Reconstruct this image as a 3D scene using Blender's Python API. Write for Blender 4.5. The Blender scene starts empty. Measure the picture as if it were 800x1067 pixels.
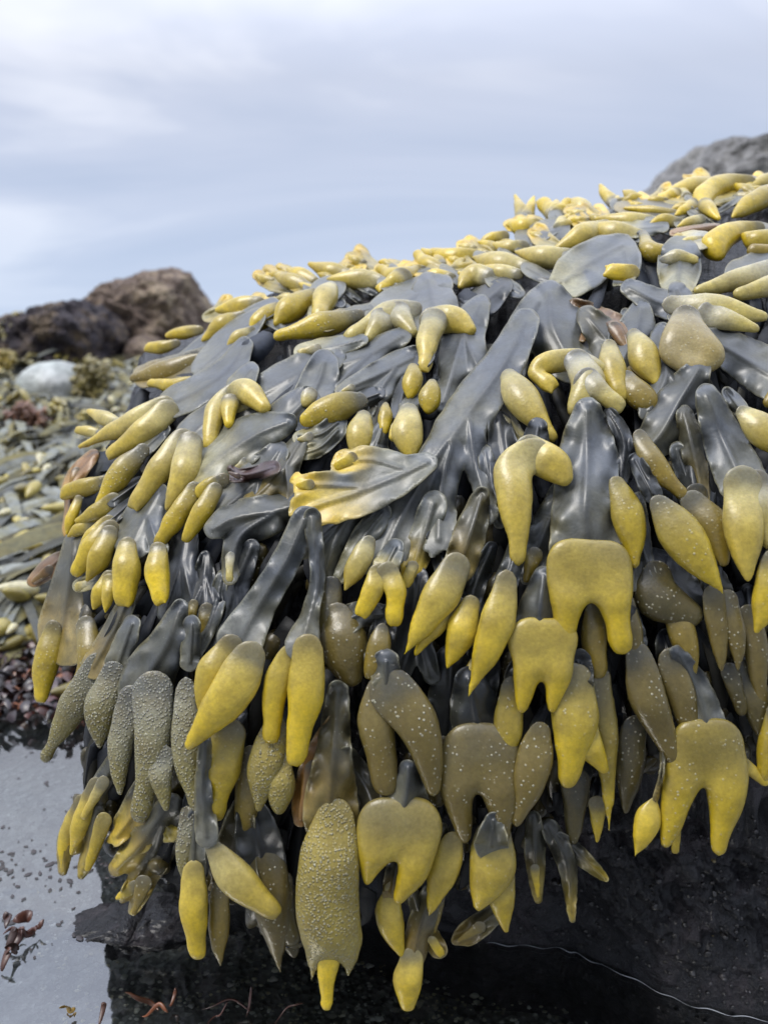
import bpy, math, random
import numpy as np
from mathutils import Vector, noise as mnoise

random.seed(7); rng = np.random.default_rng(7)
scene = bpy.context.scene
COL = scene.collection

# ---------------------------------------------------------------- camera model
FPX = 837.0
PITCH = math.radians(11.0)
CAM = np.array([0.0, 0.0, 0.41])
RIGHT = np.array([1.0, 0.0, 0.0])
FWD = np.array([0.0, math.cos(PITCH), -math.sin(PITCH)])
UP = np.array([0.0, math.sin(PITCH), math.cos(PITCH)])

def cam_to_world(a, b, c):
    """right / up / forward metres seen from where the photographer stands -> world"""
    return CAM + np.multiply.outer(a, RIGHT) + np.multiply.outer(b, UP) + np.multiply.outer(c, FWD)

def at(u, v, zc):
    u = np.asarray(u, float); v = np.asarray(v, float); zc = np.asarray(zc, float)
    return cam_to_world((u - 400) / FPX * zc, (533.5 - v) / FPX * zc, zc)

def on_level(u, v, z=0.0):
    d = FWD + (u - 400) / FPX * RIGHT + (533.5 - v) / FPX * UP
    return CAM + d * ((z - CAM[2]) / d[2])

def at_y(u, v, y):
    d = FWD + (u - 400) / FPX * RIGHT + (533.5 - v) / FPX * UP
    return CAM + d * (y / d[1])

# the mound the weed hangs on: its front surface
CU = [-200, 0, 100, 150, 200, 300, 400, 500, 600, 700, 800, 1000]
CV = [450, 388, 376, 362, 340, 288, 274, 252, 217, 197, 185, 180]
GS = [-200, 0, 20, 60, 120, 200, 300, 400, 500, 650, 800, 900]
GZ = [1.1, .74, .68, .60, .54, .49, .455, .442, .445, .46, .475, .48]
HU = [-200, 0, 60, 120, 200, 300, 1000]
HZ = [.30, .13, .075, .038, .012, 0, 0]

def crest(u): return np.interp(u, CU, CV)
def mound(u, v):
    u = np.asarray(u, float); v = np.asarray(v, float)
    tot = 0
    for du, w in ((-24, .25), (0, .5), (24, .25)):
        for dv, w2 in ((-12, .25), (0, .5), (12, .25)):
            tot = tot + w * w2 * (np.interp(v + dv - crest(u + du), GS, GZ) + np.interp(u + du, HU, HZ))
    return tot

# ---------------------------------------------------------------- object helpers
def link(o, parent=None):
    COL.objects.link(o)
    if parent is not None: o.parent = parent
    return o

def tag(o, label=None, cat=None, group=None, kind=None):
    if label: o['label'] = label
    if cat: o['category'] = cat
    if group: o['group'] = group
    if kind: o['kind'] = kind
    return o

def empty(name, loc):
    o = bpy.data.objects.new(name, None); o.location = loc
    o.empty_display_size = .01
    return link(o)

def mesh_obj(name, verts, faces, mat, parent=None, attrs=None, smooth=True):
    """verts (n,3); faces: (m,4) array, (m,3) array or list of tuples; attrs: name -> (n,) or (n,4)"""
    me = bpy.data.meshes.new(name)
    verts = np.asarray(verts, np.float32)
    if isinstance(faces, np.ndarray):
        k = faces.shape[1]; m = len(faces)
        me.vertices.add(len(verts)); me.vertices.foreach_set('co', verts.ravel())
        me.loops.add(m * k); me.loops.foreach_set('vertex_index', faces.astype(np.int32).ravel())
        me.polygons.add(m)
        me.polygons.foreach_set('loop_start', np.arange(0, m * k, k, dtype=np.int32))
        me.update(calc_edges=True); me.validate()
    else:
        me.from_pydata(verts.tolist(), [], faces); me.update()
    if smooth and len(me.polygons):
        me.polygons.foreach_set('use_smooth', np.ones(len(me.polygons), bool))
    for k, a in (attrs or {}).items():
        a = np.asarray(a, np.float32)
        if a.ndim == 2:
            at_ = me.attributes.new(k, 'FLOAT_COLOR', 'POINT'); at_.data.foreach_set('color', a.ravel())
        else:
            at_ = me.attributes.new(k, 'FLOAT', 'POINT'); at_.data.foreach_set('value', a)
    if mat: me.materials.append(mat)
    return link(bpy.data.objects.new(name, me), parent)

# ---------------------------------------------------------------- node helpers
def new_mat(name):
    m = bpy.data.materials.new(name); m.use_nodes = True
    nt = m.node_tree; nt.nodes.clear()
    out = nt.nodes.new('ShaderNodeOutputMaterial')
    return m, nt, out
class N:
    def __init__(s, nt): s.nt = nt
    def n(s, typ, inp=None, **kw):
        nd = s.nt.nodes.new(typ)
        for k, v in kw.items(): setattr(nd, k, v)
        for k, v in (inp or {}).items():
            if hasattr(v, 'links') or isinstance(v, bpy.types.NodeSocket): s.nt.links.new(v, nd.inputs[k])
            else: nd.inputs[k].default_value = v
        return nd
    def math(s, op, a, b=0.0, c=0.0, clamp=False):
        return s.n('ShaderNodeMath', {0: a, 1: b, 2: c}, operation=op, use_clamp=clamp).outputs[0]
    def mix(s, f, a, b, mode='MIX'):
        nd = s.n('ShaderNodeMix', data_type='RGBA', blend_type=mode)
        for i, v in ((0, f), (6, a), (7, b)):
            if isinstance(v, bpy.types.NodeSocket): s.nt.links.new(v, nd.inputs[i])
            else: nd.inputs[i].default_value = v if i == 0 else (*v[:3], 1)
        return nd.outputs[2]
    def ramp(s, f, stops, interp='LINEAR'):
        nd = s.n('ShaderNodeValToRGB'); cr = nd.color_ramp; cr.interpolation = interp
        while len(cr.elements) < len(stops): cr.elements.new(.5)
        for e, (p, c) in zip(cr.elements, stops):
            e.position = p; e.color = (*c, 1) if hasattr(c, '__len__') else (c, c, c, 1)
        s.nt.links.new(f, nd.inputs[0]); return nd.outputs[0]
    def noise(s, vec, scale, detail=3, rough=.55, dist=0):
        return s.n('ShaderNodeTexNoise', {'Vector': vec, 'Scale': scale, 'Detail': detail, 'Roughness': rough, 'Distortion': dist}).outputs[0]
    def vor(s, vec, scale, feature='F1', rnd=1.0):
        return s.n('ShaderNodeTexVoronoi', {'Vector': vec, 'Scale': scale, 'Randomness': rnd}, feature=feature)
    def bump(s, h, strength, dist, normal=None):
        nd = s.n('ShaderNodeBump', {'Height': h, 'Strength': strength, 'Distance': dist})
        if normal is not None: s.nt.links.new(normal, nd.inputs['Normal'])
        return nd.outputs[0]

def weed_pod_material():
    m, nt, out = new_mat('weed_pod_skin'); g = N(nt)
    co = g.n('ShaderNodeTexCoord').outputs['Object']
    col = g.n('ShaderNodeAttribute', attribute_name='col').outputs['Color']
    dots = g.n('ShaderNodeAttribute', attribute_name='dots').outputs['Fac']
    big = g.noise(co, 95, 4, .6)
    fine = g.noise(co, 520, 3, .6)
    pit = g.vor(co, 620).outputs['Distance']
    c = g.mix(g.ramp(big, [(.42, 0), (.75, .5)]), col, (.16, .12, .03))
    c = g.mix(.32, c, g.mix(1, c, g.ramp(fine, [(.3, .55), (.7, 1.35)]), 'MULTIPLY'))
    c = g.mix(.5, c, g.mix(1, c, g.ramp(g.noise(co, 38, 3, .6, .5), [(.3, (.62, .58, .50)), (.65, (1.15, 1.12, 1.0))]), 'MULTIPLY'))
    c = g.mix(g.math('MULTIPLY', g.ramp(pit, [(.10, .35), (.24, 0)]), g.ramp(g.noise(co, 50, 2), [(.45, 0), (.6, 1)])), c, (.20, .15, .03))
    # pale openings (conceptacles) dotted over ripe pods
    v = g.vor(co, 330); v2 = g.vor(co, 560)
    msk = g.ramp(g.noise(co, 70, 2), [(.40, 0), (.58, 1)])
    d1 = g.ramp(v.outputs['Distance'], [(.13, 1), (.27, 0)])
    d1c = g.math('MULTIPLY', g.math('MULTIPLY', d1, msk), g.math('MULTIPLY', dots, 1.0, clamp=True), clamp=True)
    d2 = g.ramp(v2.outputs['Distance'], [(.1, 1), (.5, 0)])
    d2 = g.math('MULTIPLY', d2, g.ramp(g.noise(co, 60, 3), [(.34, .25), (.56, 1)]))
    d2c = g.math('MULTIPLY', d2, g.math('MULTIPLY', g.math('SUBTRACT', dots, 1.0, clamp=True), .55), clamp=True)
    c = g.mix(g.math('MULTIPLY', d1c, .8), c, (.55, .53, .40))
    c = g.mix(d2c, c, (.50, .49, .40))
    b = g.bump(pit, .20, .0005)
    b = g.bump(g.vor(co, 210).outputs['Distance'], .08, .001, b)
    b = g.bump(big, .3, .0012, b)
    b = g.bump(g.math('MULTIPLY', d1, g.math('MULTIPLY', dots, msk, clamp=True)), .8, .0006, b)
    b = g.bump(g.math('MULTIPLY', d2, g.math('SUBTRACT', dots, 1.0, clamp=True)), 1.0, .0011, b)
    ro = g.math('MULTIPLY_ADD', fine, .22, .26)
    p = g.n('ShaderNodeBsdfPrincipled', {'Base Color': c, 'Roughness': ro, 'Normal': b, 'IOR': 1.45,
            'Subsurface Weight': .20, 'Subsurface Radius': (1.0, .7, .15), 'Subsurface Scale': .004,
            'Coat Weight': .5, 'Coat Roughness': .33})
    nt.links.new(p.outputs[0], out.inputs[0]); return m

def weed_blade_material(name='weed_blade_skin', coat=.5, ro0=.34):
    m, nt, out = new_mat(name); g = N(nt)
    co = g.n('ShaderNodeTexCoord').outputs['Object']
    col = g.n('ShaderNodeAttribute', attribute_name='col').outputs['Color']
    big = g.noise(co, 60, 5, .62, .6)
    fine = g.noise(co, 420, 4, .65)
    c = g.mix(1, col, g.ramp(big, [(.28, (.55, .56, .52)), (.50, (.95, .95, .92)), (.74, (1.45, 1.42, 1.36))]), 'MULTIPLY')
    c = g.mix(g.ramp(g.noise(co, 34, 3, .6), [(.42, 0), (.66, .85)]), c, g.mix(1, c, (.98, .86, .48), 'MULTIPLY'))
    c = g.mix(.35, c, g.mix(1, c, g.ramp(fine, [(.3, .5), (.7, 1.5)]), 'MULTIPLY'))
    sp = g.vor(co, 300).outputs['Distance']
    spk = g.math('MULTIPLY', g.ramp(sp, [(.06, 1), (.12, 0)]), g.ramp(g.noise(co, 45, 2), [(.55, 0), (.7, .5)]))
    c = g.mix(spk, c, (.42, .42, .38))
    b = g.bump(fine, .18, .0005)
    b = g.bump(big, .4, .002, b)
    ro = g.math('MULTIPLY_ADD', big, .25, ro0)
    p = g.n('ShaderNodeBsdfPrincipled', {'Base Color': c, 'Roughness': ro, 'Normal': b, 'IOR': 1.5,
            'Coat Weight': coat, 'Coat Roughness': .32})
    nt.links.new(p.outputs[0], out.inputs[0]); return m

M_POD = weed_pod_material()
M_BLADE = weed_blade_material()
M_MATTED = weed_blade_material('matted_weed_skin', 0.0, .5)

# ---------------------------------------------------------------- weed colours: (near the stalk, at the tip)
PAL = {
    'Y': ((.38, .305, .075), (.63, .46, .015), 0),     # ripe yellow
    'y': ((.25, .205, .055), (.55, .405, .017), .35),   # yellow, faintly dotted
    'P': ((.46, .41, .20), (.55, .42, .065), 0),        # pale cream yellow
    'S': ((.38, .37, .31), (.48, .40, .12), .2),        # silvery, grey wet sheen put into the colour
    'O': ((.16, .13, .045), (.27, .195, .025), .5),     # olive
    'o': ((.15, .12, .042), (.16, .12, .028), 1),       # olive brown, dotted
    'V': ((.17, .145, .055), (.58, .43, .018), .6),      # olive to yellow
    'Q': ((.30, .255, .14), (.32, .25, .09), .3),       # grainy buff
    'W': ((.25, .25, .21), (.24, .21, .07), 2),         # grey, warty
    'w': ((.34, .27, .07), (.27, .22, .045), 1.75),     # yellow, warty
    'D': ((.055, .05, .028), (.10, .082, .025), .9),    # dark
    'B': ((.14, .075, .03), (.22, .115, .03), 0),       # brown
    'G': ((.062, .070, .083), (.105, .108, .098), 0),       # slate blade, the sky's reflection put into its colour
    'g': ((.078, .088, .10), (.27, .255, .16), 0),        # slate blade, reflected sky in its colour, paler tip
    'E': ((.10, .108, .11), (.50, .36, .025), 0),        # slate blade, reflected sky in its colour, yellow tip
    'K': ((.018, .022, .030), (.034, .038, .042), 0),      # blade darkened to near black for the shade of the gaps
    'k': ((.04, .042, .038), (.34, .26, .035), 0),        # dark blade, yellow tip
    'N': ((.06, .058, .042), (.20, .15, .04), 0),        # olive blade
    'A': ((.30, .25, .075), (.60, .42, .02), 0),        # yellow leafy tip
    'T': ((.20, .10, .025), (.42, .24, .03), 0),        # orange tan
    'R': ((.05, .025, .03), (.06, .03, .03), 0),        # shrivelled purple brown
}

def parse(s):
    """'u,v,r u,v,r|u,v,r ...' -> list of strokes (n,4): pixel place, half width, extra lift in mm"""
    res = []
    for st in s.split('|'):
        pts = []
        for p in st.replace('=', '').split():
            q = [float(x) for x in p.split(',')]
            pts.append(q + [0.0] * (4 - len(q)))
        res.append(np.array(pts))
    return res

def smooth_stroke(p, n=5):
    if len(p) < 3: 
        t = np.linspace(0, 1, 4)[:, None]; return p[0] * (1 - t) + p[-1] * t
    q = np.vstack([2 * p[0] - p[1], p, 2 * p[-1] - p[-2]]); o = []
    for i in range(1, len(q) - 2):
        for k in range(n):
            t = k / n
            o.append(.5 * (2 * q[i] + (q[i + 1] - q[i - 1]) * t + (2 * q[i - 1] - 5 * q[i] + 4 * q[i + 1] - q[i + 2]) * t * t
                           + (3 * q[i] - q[i - 1] - 3 * q[i + 1] + q[i + 2]) * t ** 3))
    o.append(q[-2]); o = np.array(o); o[:, 2] = np.maximum(o[:, 2], .6); return o

def surface_nets(S, h, org):
    ins = S < 0
    nx, ny, nz = S.shape
    cnt = np.zeros((nx - 1, ny - 1, nz - 1)); acc = np.zeros((nx - 1, ny - 1, nz - 1, 3))
    sl = lambda d, n: slice(d, n - 1 + d)
    for ax in range(3):
        o = [a for a in range(3) if a != ax]
        for d1 in (0, 1):
            for d2 in (0, 1):
                lo = [0, 0, 0]; hi = [0, 0, 0]; lo[o[0]] = hi[o[0]] = d1; lo[o[1]] = hi[o[1]] = d2; hi[ax] = 1
                A = S[sl(lo[0], nx), sl(lo[1], ny), sl(lo[2], nz)]; B = S[sl(hi[0], nx), sl(hi[1], ny), sl(hi[2], nz)]
                x = (A < 0) != (B < 0)
                t = np.where(x, A / np.where(x, A - B, 1), 0)
                cnt += x
                acc[..., ax] += np.where(x, t, 0)
                acc[..., o[0]] += x * d1; acc[..., o[1]] += x * d2
    act = cnt > 0
    idx = -np.ones(act.shape, int); idx[act] = np.arange(act.sum())
    ijk = np.argwhere(act)
    V = org + (ijk + acc[act] / cnt[act][:, None]) * h
    F = []
    for ax in range(3):
        a, b = [(1, 2), (2, 0), (0, 1)][ax]
        s0 = [slice(1, -1)] * 3; s1 = [slice(1, -1)] * 3
        s0[ax] = slice(0, -1); s1[ax] = slice(1, None)
        i0 = ins[tuple(s0)]; i1 = ins[tuple(s1)]
        for m, flip in ((i0 & ~i1, False), (~i0 & i1, True)):
            e = np.argwhere(m)
            if not len(e): continue
            off = np.ones(3, int); off[ax] = 0
            e = e + off
            def cell(da, db):
                c = e.copy(); c[:, a] += da; c[:, b] += db
                return idx[c[:, 0], c[:, 1], c[:, 2]]
            q = np.stack([cell(-1, -1), cell(0, -1), cell(0, 0), cell(-1, 0)], 1)
            F.append(q[:, ::-1] if flip else q)
    return V, np.vstack(F)

def relax(V, t, zs, F, n):
    E = np.vstack([F[:, [0, 1]], F[:, [1, 2]], F[:, [2, 3]], F[:, [3, 0]]]); E = np.vstack([E, E[:, ::-1]])
    X = np.c_[V, t, zs]; N_ = len(X); cnt = np.maximum(np.bincount(E[:, 0], minlength=N_), 1)
    for k in range(n + 24):
        S = np.stack([np.bincount(E[:, 0], weights=X[E[:, 1], c], minlength=N_) for c in range(5)], 1) / cnt[:, None]
        if k < n: X = X * .45 + S * .55
        else: X[:, 3] = X[:, 3] * .4 + S[:, 3] * .6
    return X[:, :3], X[:, 3], X[:, 4]

def wob(P, ph, s):
    return (np.sin(P[..., 0] * s + ph) * np.sin(P[..., 1] * s * .8 + ph * 2.1) + .6 * np.sin(P[..., 1] * s * 1.7 + P[..., 0] * s + ph * .7)
            + .5 * np.sin(P[..., 2] * s * 1.5 + ph * 1.3))

def make_pod(parent, base, pal, strokes, L, flat=.70, nib=False, name='pod', rs=1.04, thin=True):
    c0, c1, dots = PAL[pal]
    if not nib and random.random() < .3 and 3.5 < parse(strokes)[0][-1][2] < 9: nib = True
    S = parse(strokes)
    for s in S:
        if thin and not nib and s[-1, 2] < 14: s[-1, 2] *= .72
        s[:, 2] *= rs
    S = [smooth_stroke(s, 5) for s in S]
    if nib:
        for s in list(S):
            if s[-1, 2] > 14: continue
            e, p = s[-1], s[-2]; d = e[:2] - p[:2]; d = d / (np.linalg.norm(d) + 1e-6); n = np.array([-d[1], d[0]])
            for sg in (-1, 1):
                q = e.copy(); q[:2] = e[:2] + d * e[2] * 1.15 + n * sg * e[2] * .62; q[2] = e[2] * .22
                q0 = e.copy(); q0[:2] += n * sg * e[2] * .3; q0[2] *= .62
                S.append(np.vstack([q0, q]))
    allp = np.vstack(S)
    dm = mound(allp[:, 0], allp[:, 1]).mean()
    segs = []
    for si, s in enumerate(S):
        zc = dm + .55 * (mound(s[:, 0], s[:, 1]) - dm) - L / 1000 - s[:, 3] / 1000
        P = np.stack([(s[:, 0] - 400) / FPX * zc, (533.5 - s[:, 1]) / FPX * zc, zc], 1)
        r = s[:, 2] * zc / FPX
        l = np.r_[0, np.cumsum(np.linalg.norm(np.diff(s[:, :2], axis=0), axis=1))]; l = l / max(l[-1], 1e-6)
        if nib and si >= len(parse(strokes)): l = np.ones(len(s))
        elif strokes.split('|')[si].strip().startswith('='): l = np.full(len(s), .24)
        segs.append([(P[i], P[i + 1], r[i], r[i + 1], l[i], l[i + 1]) for i in range(len(s) - 1)])
    fl_ = [x for q in segs for x in q]
    A = np.array([x[0] for x in fl_] + [x[1] for x in fl_]); R = np.array([max(x[2], x[3]) for x in fl_])
    rm = R.max()
    lo = A.min(0) - rm * 1.25; hi = A.max(0) + rm * 1.25
    lo[2] = A[:, 2].min() - rm * 1.15; hi[2] = A[:, 2].max() + rm * 1.15
    h = float(np.clip((hi - lo)[:2].max() / 54, .0007, .0024))
    n = np.ceil((hi - lo) / h).astype(int) + 2
    g = np.stack(np.meshgrid(*[lo[i] + np.arange(n[i]) * h for i in range(3)], indexing='ij'), -1)
    ph = random.uniform(0, 50)
    def field(Q):
        k = rm * .24; sw = 0; st = 0; sz = 0
        for grp in segs:
            best = None
            for a, b, ra, rb, ta, tb in grp:
                ab = (b - a) * np.array([1, 1, 1 / flat]); qa = (Q - a) * np.array([1, 1, 1 / flat])
                t = np.clip((qa @ ab) / (ab @ ab + 1e-12), 0, 1)
                d = np.sqrt(((qa - t[..., None] * ab) ** 2).sum(-1)) - (ra + (rb - ra) * t)
                tt = ta + (tb - ta) * t; zz = a[2] + (b[2] - a[2]) * t
                if best is None: best, bt, bz = d, tt, zz
                else:
                    m_ = d < best
                    bt = np.where(m_, tt, bt); bz = np.where(m_, zz, bz); best = np.minimum(best, d)
            e = np.exp(np.clip(-best / k, -60, 60))
            sw = sw + e; st = st + e * bt; sz = sz + e * bz
        return -np.log(sw + 1e-30) * k, st / (sw + 1e-30), sz / (sw + 1e-30)
    dd, _, _ = field(g)
    dd = dd + rm * (.045 * wob(g, ph, 1.6 / rm) + .006 * wob(g, ph + 9, 4.5 / rm))
    V, F = surface_nets(dd, h, lo)
    _, t, zs = field(V)
    V, t, zs = relax(V, t, zs, F, 12)
    tl = np.clip(t / .45, 0, 1)
    V[:, 2] = zs + (V[:, 2] - zs) * (.30 + .70 * tl * tl * (3 - 2 * tl))
    W = cam_to_world(V[:, 0], V[:, 1], V[:, 2]) - base
    t = np.clip(t * random.uniform(1.15, 1.75) - random.uniform(-.06, .10) + .05 * wob(V, ph + 3, .8 / rm), 0, 1)[:, None]
    js = 1 + random.uniform(-.16, .10)
    g0 = np.array(c0) * .28 + np.array([.105, .108, .10]) * (.4 if sum(c0) < .25 else 1) * .72
    tb_ = np.clip(t / .22, 0, 1); c00 = g0 * (1 - tb_) + np.array(c0) * tb_
    col = (c00 * (1 - t) + np.array(c1) * t) * js
    col = np.c_[col, np.ones(len(col))]
    return mesh_obj(name, W, F, M_POD, parent, {'col': col, 'dots': np.full(len(W), dots)})

def make_blade(parent, base, pal, strokes, L, curl=None, ripple=1.0, wavy_tip=0.0, name='blade', thick=.0007, flatten=.75):
    c0, c1, _ = PAL[pal]
    S = [smooth_stroke(s, 6) for s in parse(strokes)]
    allp = np.vstack(S); rm = allp[:, 2].max()
    lo = (allp[:, :2] - allp[:, 2:3]).min(0) - 4; hi = (allp[:, :2] + allp[:, 2:3]).max(0) + 4
    st = float(np.clip((hi - lo).max() / 64, 1.0, 2.2))
    nx, ny = np.ceil((hi - lo) / st).astype(int) + 1
    U, Vv = np.meshgrid(lo[0] + np.arange(nx) * st, lo[1] + np.arange(ny) * st, indexing='ij')
    Q = np.stack([U, Vv], -1)
    ph = random.uniform(0, 50); rip = random.uniform(.6, 1.2) * ripple
    curl = random.choice((-.6, .4, .6, .9)) * random.uniform(.6, 1.1) if curl is None else curl
    def field(Q):
        sw = 0; stt = 0; so = 0; srel = 0
        k = 1.2
        for si, s in enumerate(S):
            l = np.r_[0, np.cumsum(np.linalg.norm(np.diff(s[:, :2], axis=0), axis=1))]; l = l / max(l[-1], 1e-6)
            for i in range(len(s) - 1):
                a, b = s[i, :2], s[i + 1, :2]; ab = b - a
                t = np.clip(((Q - a) @ ab) / (ab @ ab + 1e-9), 0, 1)
                r = s[i, 2] + (s[i + 1, 2] - s[i, 2]) * t
                ds = np.sqrt(((Q - a - t[..., None] * ab) ** 2).sum(-1)); d = ds - r
                e = np.exp(np.clip(-d / k, -60, 60))
                sw = sw + e; stt = stt + e * (l[i] + (l[i + 1] - l[i]) * t); so = so + e * (s[i, 3] + (s[i + 1, 3] - s[i, 3]) * t)
                srel = np.maximum(srel, 1 - ds / np.maximum(r, .5))
        d = -np.log(sw + 1e-30) * k
        w = .9 * np.sin(Q[..., 0] * .21 + ph) * np.sin(Q[..., 1] * .17 + ph * 2) + .6 * np.sin(Q[..., 0] * .43 + Q[..., 1] * .37 + ph)
        t = stt / (sw + 1e-30)
        d = d + w * min(1, rm / 12) * (.42 + wavy_tip * np.clip(t * 3 - 2, 0, 1) * 2)
        return d, t, so / (sw + 1e-30), np.clip(srel, 0, 1)
    d = field(Q)[0]
    keep = d < st * .55
    q = keep[:-1, :-1] & keep[1:, :-1] & keep[1:, 1:] & keep[:-1, 1:]
    used = np.zeros_like(keep)
    used[:-1, :-1] |= q; used[1:, :-1] |= q; used[1:, 1:] |= q; used[:-1, 1:] |= q
    idx = -np.ones(keep.shape, int); idx[used] = np.arange(used.sum())
    ij = np.argwhere(q)
    F = np.stack([idx[ij[:, 0], ij[:, 1]], idx[ij[:, 0], ij[:, 1] + 1], idx[ij[:, 0] + 1, ij[:, 1] + 1], idx[ij[:, 0] + 1, ij[:, 1]]], 1)
    P = Q[used].copy()
    # count the faces round each vertex: fewer than four means rim
    cnt = np.bincount(F.ravel(), minlength=len(P)); rim = cnt < 4
    for _ in range(3):
        e = .4
        dv = field(P)[0]
        gx = (field(P + [e, 0])[0] - field(P - [e, 0])[0]) / (2 * e); gy = (field(P + [0, e])[0] - field(P - [0, e])[0]) / (2 * e)
        gg = np.stack([gx, gy], 1); gg /= (np.linalg.norm(gg, axis=1, keepdims=True) + 1e-6)
        P[rim] -= (gg * np.clip(dv, -st, st)[:, None])[rim]
    dv, t, off, rel = field(P)
    edge = np.clip(1 + dv / 1.6, 0, 1)                  # 1 at the rim
    dm0 = mound(allp[:, 0], allp[:, 1]); dm = dm0.mean()
    zc = dm + flatten * (mound(P[:, 0], P[:, 1]) - dm) - L / 1000 - off / 1000
    mm = dm / FPX                                       # metres per pixel here
    e2 = (1 - rel) ** 2
    zc = zc + curl * 1.15 * np.clip(t * 5, 0, 1) * np.clip((1 - t) * 5, 0, 1) * (1 - rel) ** 1.6 * np.minimum(rm, 22) * mm * .9
    zc = zc - np.exp(-((1 - rel) / .14) ** 2) * .0016   # midrib
    rp = np.sin(P[:, 0] * .16 + P[:, 1] * .10 + ph) + .7 * np.sin(P[:, 1] * .19 - P[:, 0] * .07 + ph * 1.7)
    fade = np.clip((1 - t) * 4, 0, 1) if not pal in 'Ek' else 1
    zc = zc + fade * rp * e2 * rip * .0034 + np.sin(P[:, 0] * .045 + P[:, 1] * .05 + ph) * .0030 * ripple
    W = at(P[:, 0], P[:, 1], zc) - base
    tt = np.clip((t - .35) / .6, 0, 1); tt = (tt * tt * (3 - 2 * tt))[:, None]
    rib = np.exp(-((1 - rel) / .12) ** 2)[:, None]
    ed = edge[:, None]
    js = 1 + random.uniform(-.18, .15)
    col = (np.array(c0) * (1 - tt) + np.array(c1) * tt) * js
    col = col * (1 - .38 * rib) 
    col = col * (1 - .34 * ed) + (np.array([.34, .33, .24]) if pal not in 'KR' else np.array([.08, .085, .08])) * .34 * ed
    col = np.c_[col, np.ones(len(col))]
    o = mesh_obj(name, W, F, M_BLADE, parent, {'col': col})
    md = o.modifiers.new('thickness', 'SOLIDIFY'); md.thickness = thick; md.offset = 0
    return o

FRONDS = 0
def F(label, L, blades=(), pods=(), group='seaweed fronds draped over the rock', kw=None):
    """one frond: blades = [(palette, strokes, {..})], pods = [(palette, strokes, {..})]"""
    global FRONDS; FRONDS += 1
    blades = list(blades)
    if not blades and pods:
        s = parse(pods[0][1])[0]; u, v, r = s[0, :3]
        d = s[0, :2] - s[min(1, len(s) - 1), :2]; d = d / (np.linalg.norm(d) + 1e-6)
        w1, w2 = max(r * .75, 2), max(r * .5, 1.5)
        e = (u + d[0] * 30 + (4 if v > 300 else 0), v + d[1] * 12 + (14 if v < 330 else -14))
        blades = [('G' if v < 480 else 'K', f'{e[0]:.0f},{e[1]:.0f},{w2:.1f},-14 {(u + e[0]) / 2:.0f},{(v + e[1]) / 2:.0f},{w1:.1f},-6 {u:.0f},{v:.0f},{w1:.1f},0', {})]
    s = parse(blades[0][1])[0][0]
    base = at(s[0], s[1], mound(s[0], s[1]) - L / 1000)
    root = tag(empty('seaweed_frond', base), label, 'seaweed', group)
    for b in blades:
        k = dict(b[2]) if len(b) > 2 else {}
        l = k.pop('L', L - 3.2); make_blade(root, base, b[0], b[1], l, **k)
    for p in pods:
        k = dict(p[2]) if len(p) > 2 else {}
        l = k.pop('L', L)
        if group == CR: k.setdefault('rs', 1.05); k.setdefault('flat', .75)
        make_pod(root, base, p[0], p[1], l, **k)
    return root
NIB = {'nib': True}
CR = 'seaweed tips along the crest of the mound'
HG = 'seaweed fronds hanging over the front of the mound'
LO = 'seaweed fronds hanging lowest over the tide pool'

# ---------------------------------------------------------------- along the crest, from its left end to the right
F('two small yellow tips at the far left end of the crest, nearest the brown boulder', 2, [('G', '225,346,6 190,375,6 168,397,4')],
  [('Y', '208,344,5 190,347,7 175,350,5'), ('Y', '184,358,5 168,362,7 157,362,5')], CR)
F('folded olive frond below the two yellow tips at the left end of the crest', 4, [('N', '240,362,6 205,380,15 150,392,12')],
  [('O', '212,374,6 180,386,13 140,394,8'), ('y', '205,397,6 180,402,8 158,399,4')], CR)
F('cluster of three pointed yellow pods stepping down the left part of the crest', 9, [('G', '285,318,8 255,335,9 238,365,8')],
  [('Y', '270,317,8 250,320,11 227,323,5'), ('Y', '252,332,8 232,341,12 213,354,5'), ('P', '262,344,5 248,353,8 238,361,3')], CR)
F('pair of plump yellow pods lying side by side under the small grey square tip', 9, [],
  [('y', '326,308,8 304,321,14 287,337,5'), ('y', '288,320,6 272,333,10 261,344,3')], CR)
F('long flat olive pod lying level under the square pale tip', 11, [('N', '385,322,6 340,336,10')],
  [('V', '374,328,7 335,339,14 290,350,4')], CR)
F('two leaf shaped yellow tips pointing up left at the start of the skyline', 5, [],
  [('Y', '320,299,6 303,293,9 287,286,3'), ('Y', '328,294,6 313,288,9 299,280,3')], CR)
F('short blunt yellow tip on the skyline between the leaf shaped pair and a pale pod', 3, [], [('Y', '364,288,7 345,283,10 323,275,4')], CR)
F('small square pale tip standing upright below the skyline', 13, [('g', '352,298,8 338,305,14 332,324,10', {'wavy_tip': 1})],
  [('P', '345,300,8 338,312,13 333,327,6')], CR)
F('cream topped pod on the skyline just left of the strong yellow cup', 9, [], [('P', '398,294,7 372,291,11 343,292,5')], CR)
F('strong yellow cup shaped tip with upturned corners on the skyline', 9, [],
  [('Y', '434,281,5 415,291,12 398,281,4'), ('Y', '418,290,12 398,300,4')], CR)
F('three small yellow tips crowded just right of the strong yellow cup', 4, [],
  [('Y', '462,282,6 446,276,9 436,266,4'), ('Y', '470,290,6 452,288,8 440,292,3'), ('Y', '462,268,4 450,266,6 440,260,3')], CR)
F('yellow pointed tip on the skyline above a pale plump pod', 4, [], [('Y', '497,266,6 470,268,10 449,261,4')], CR)
F('pale plump pod ending in two points, left of the grey fan', 9, [],
  [('P', '548,279,8 522,276,14 494,268,4'), ('P', '540,286,6 520,284,9 500,278,3')], CR)
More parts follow.
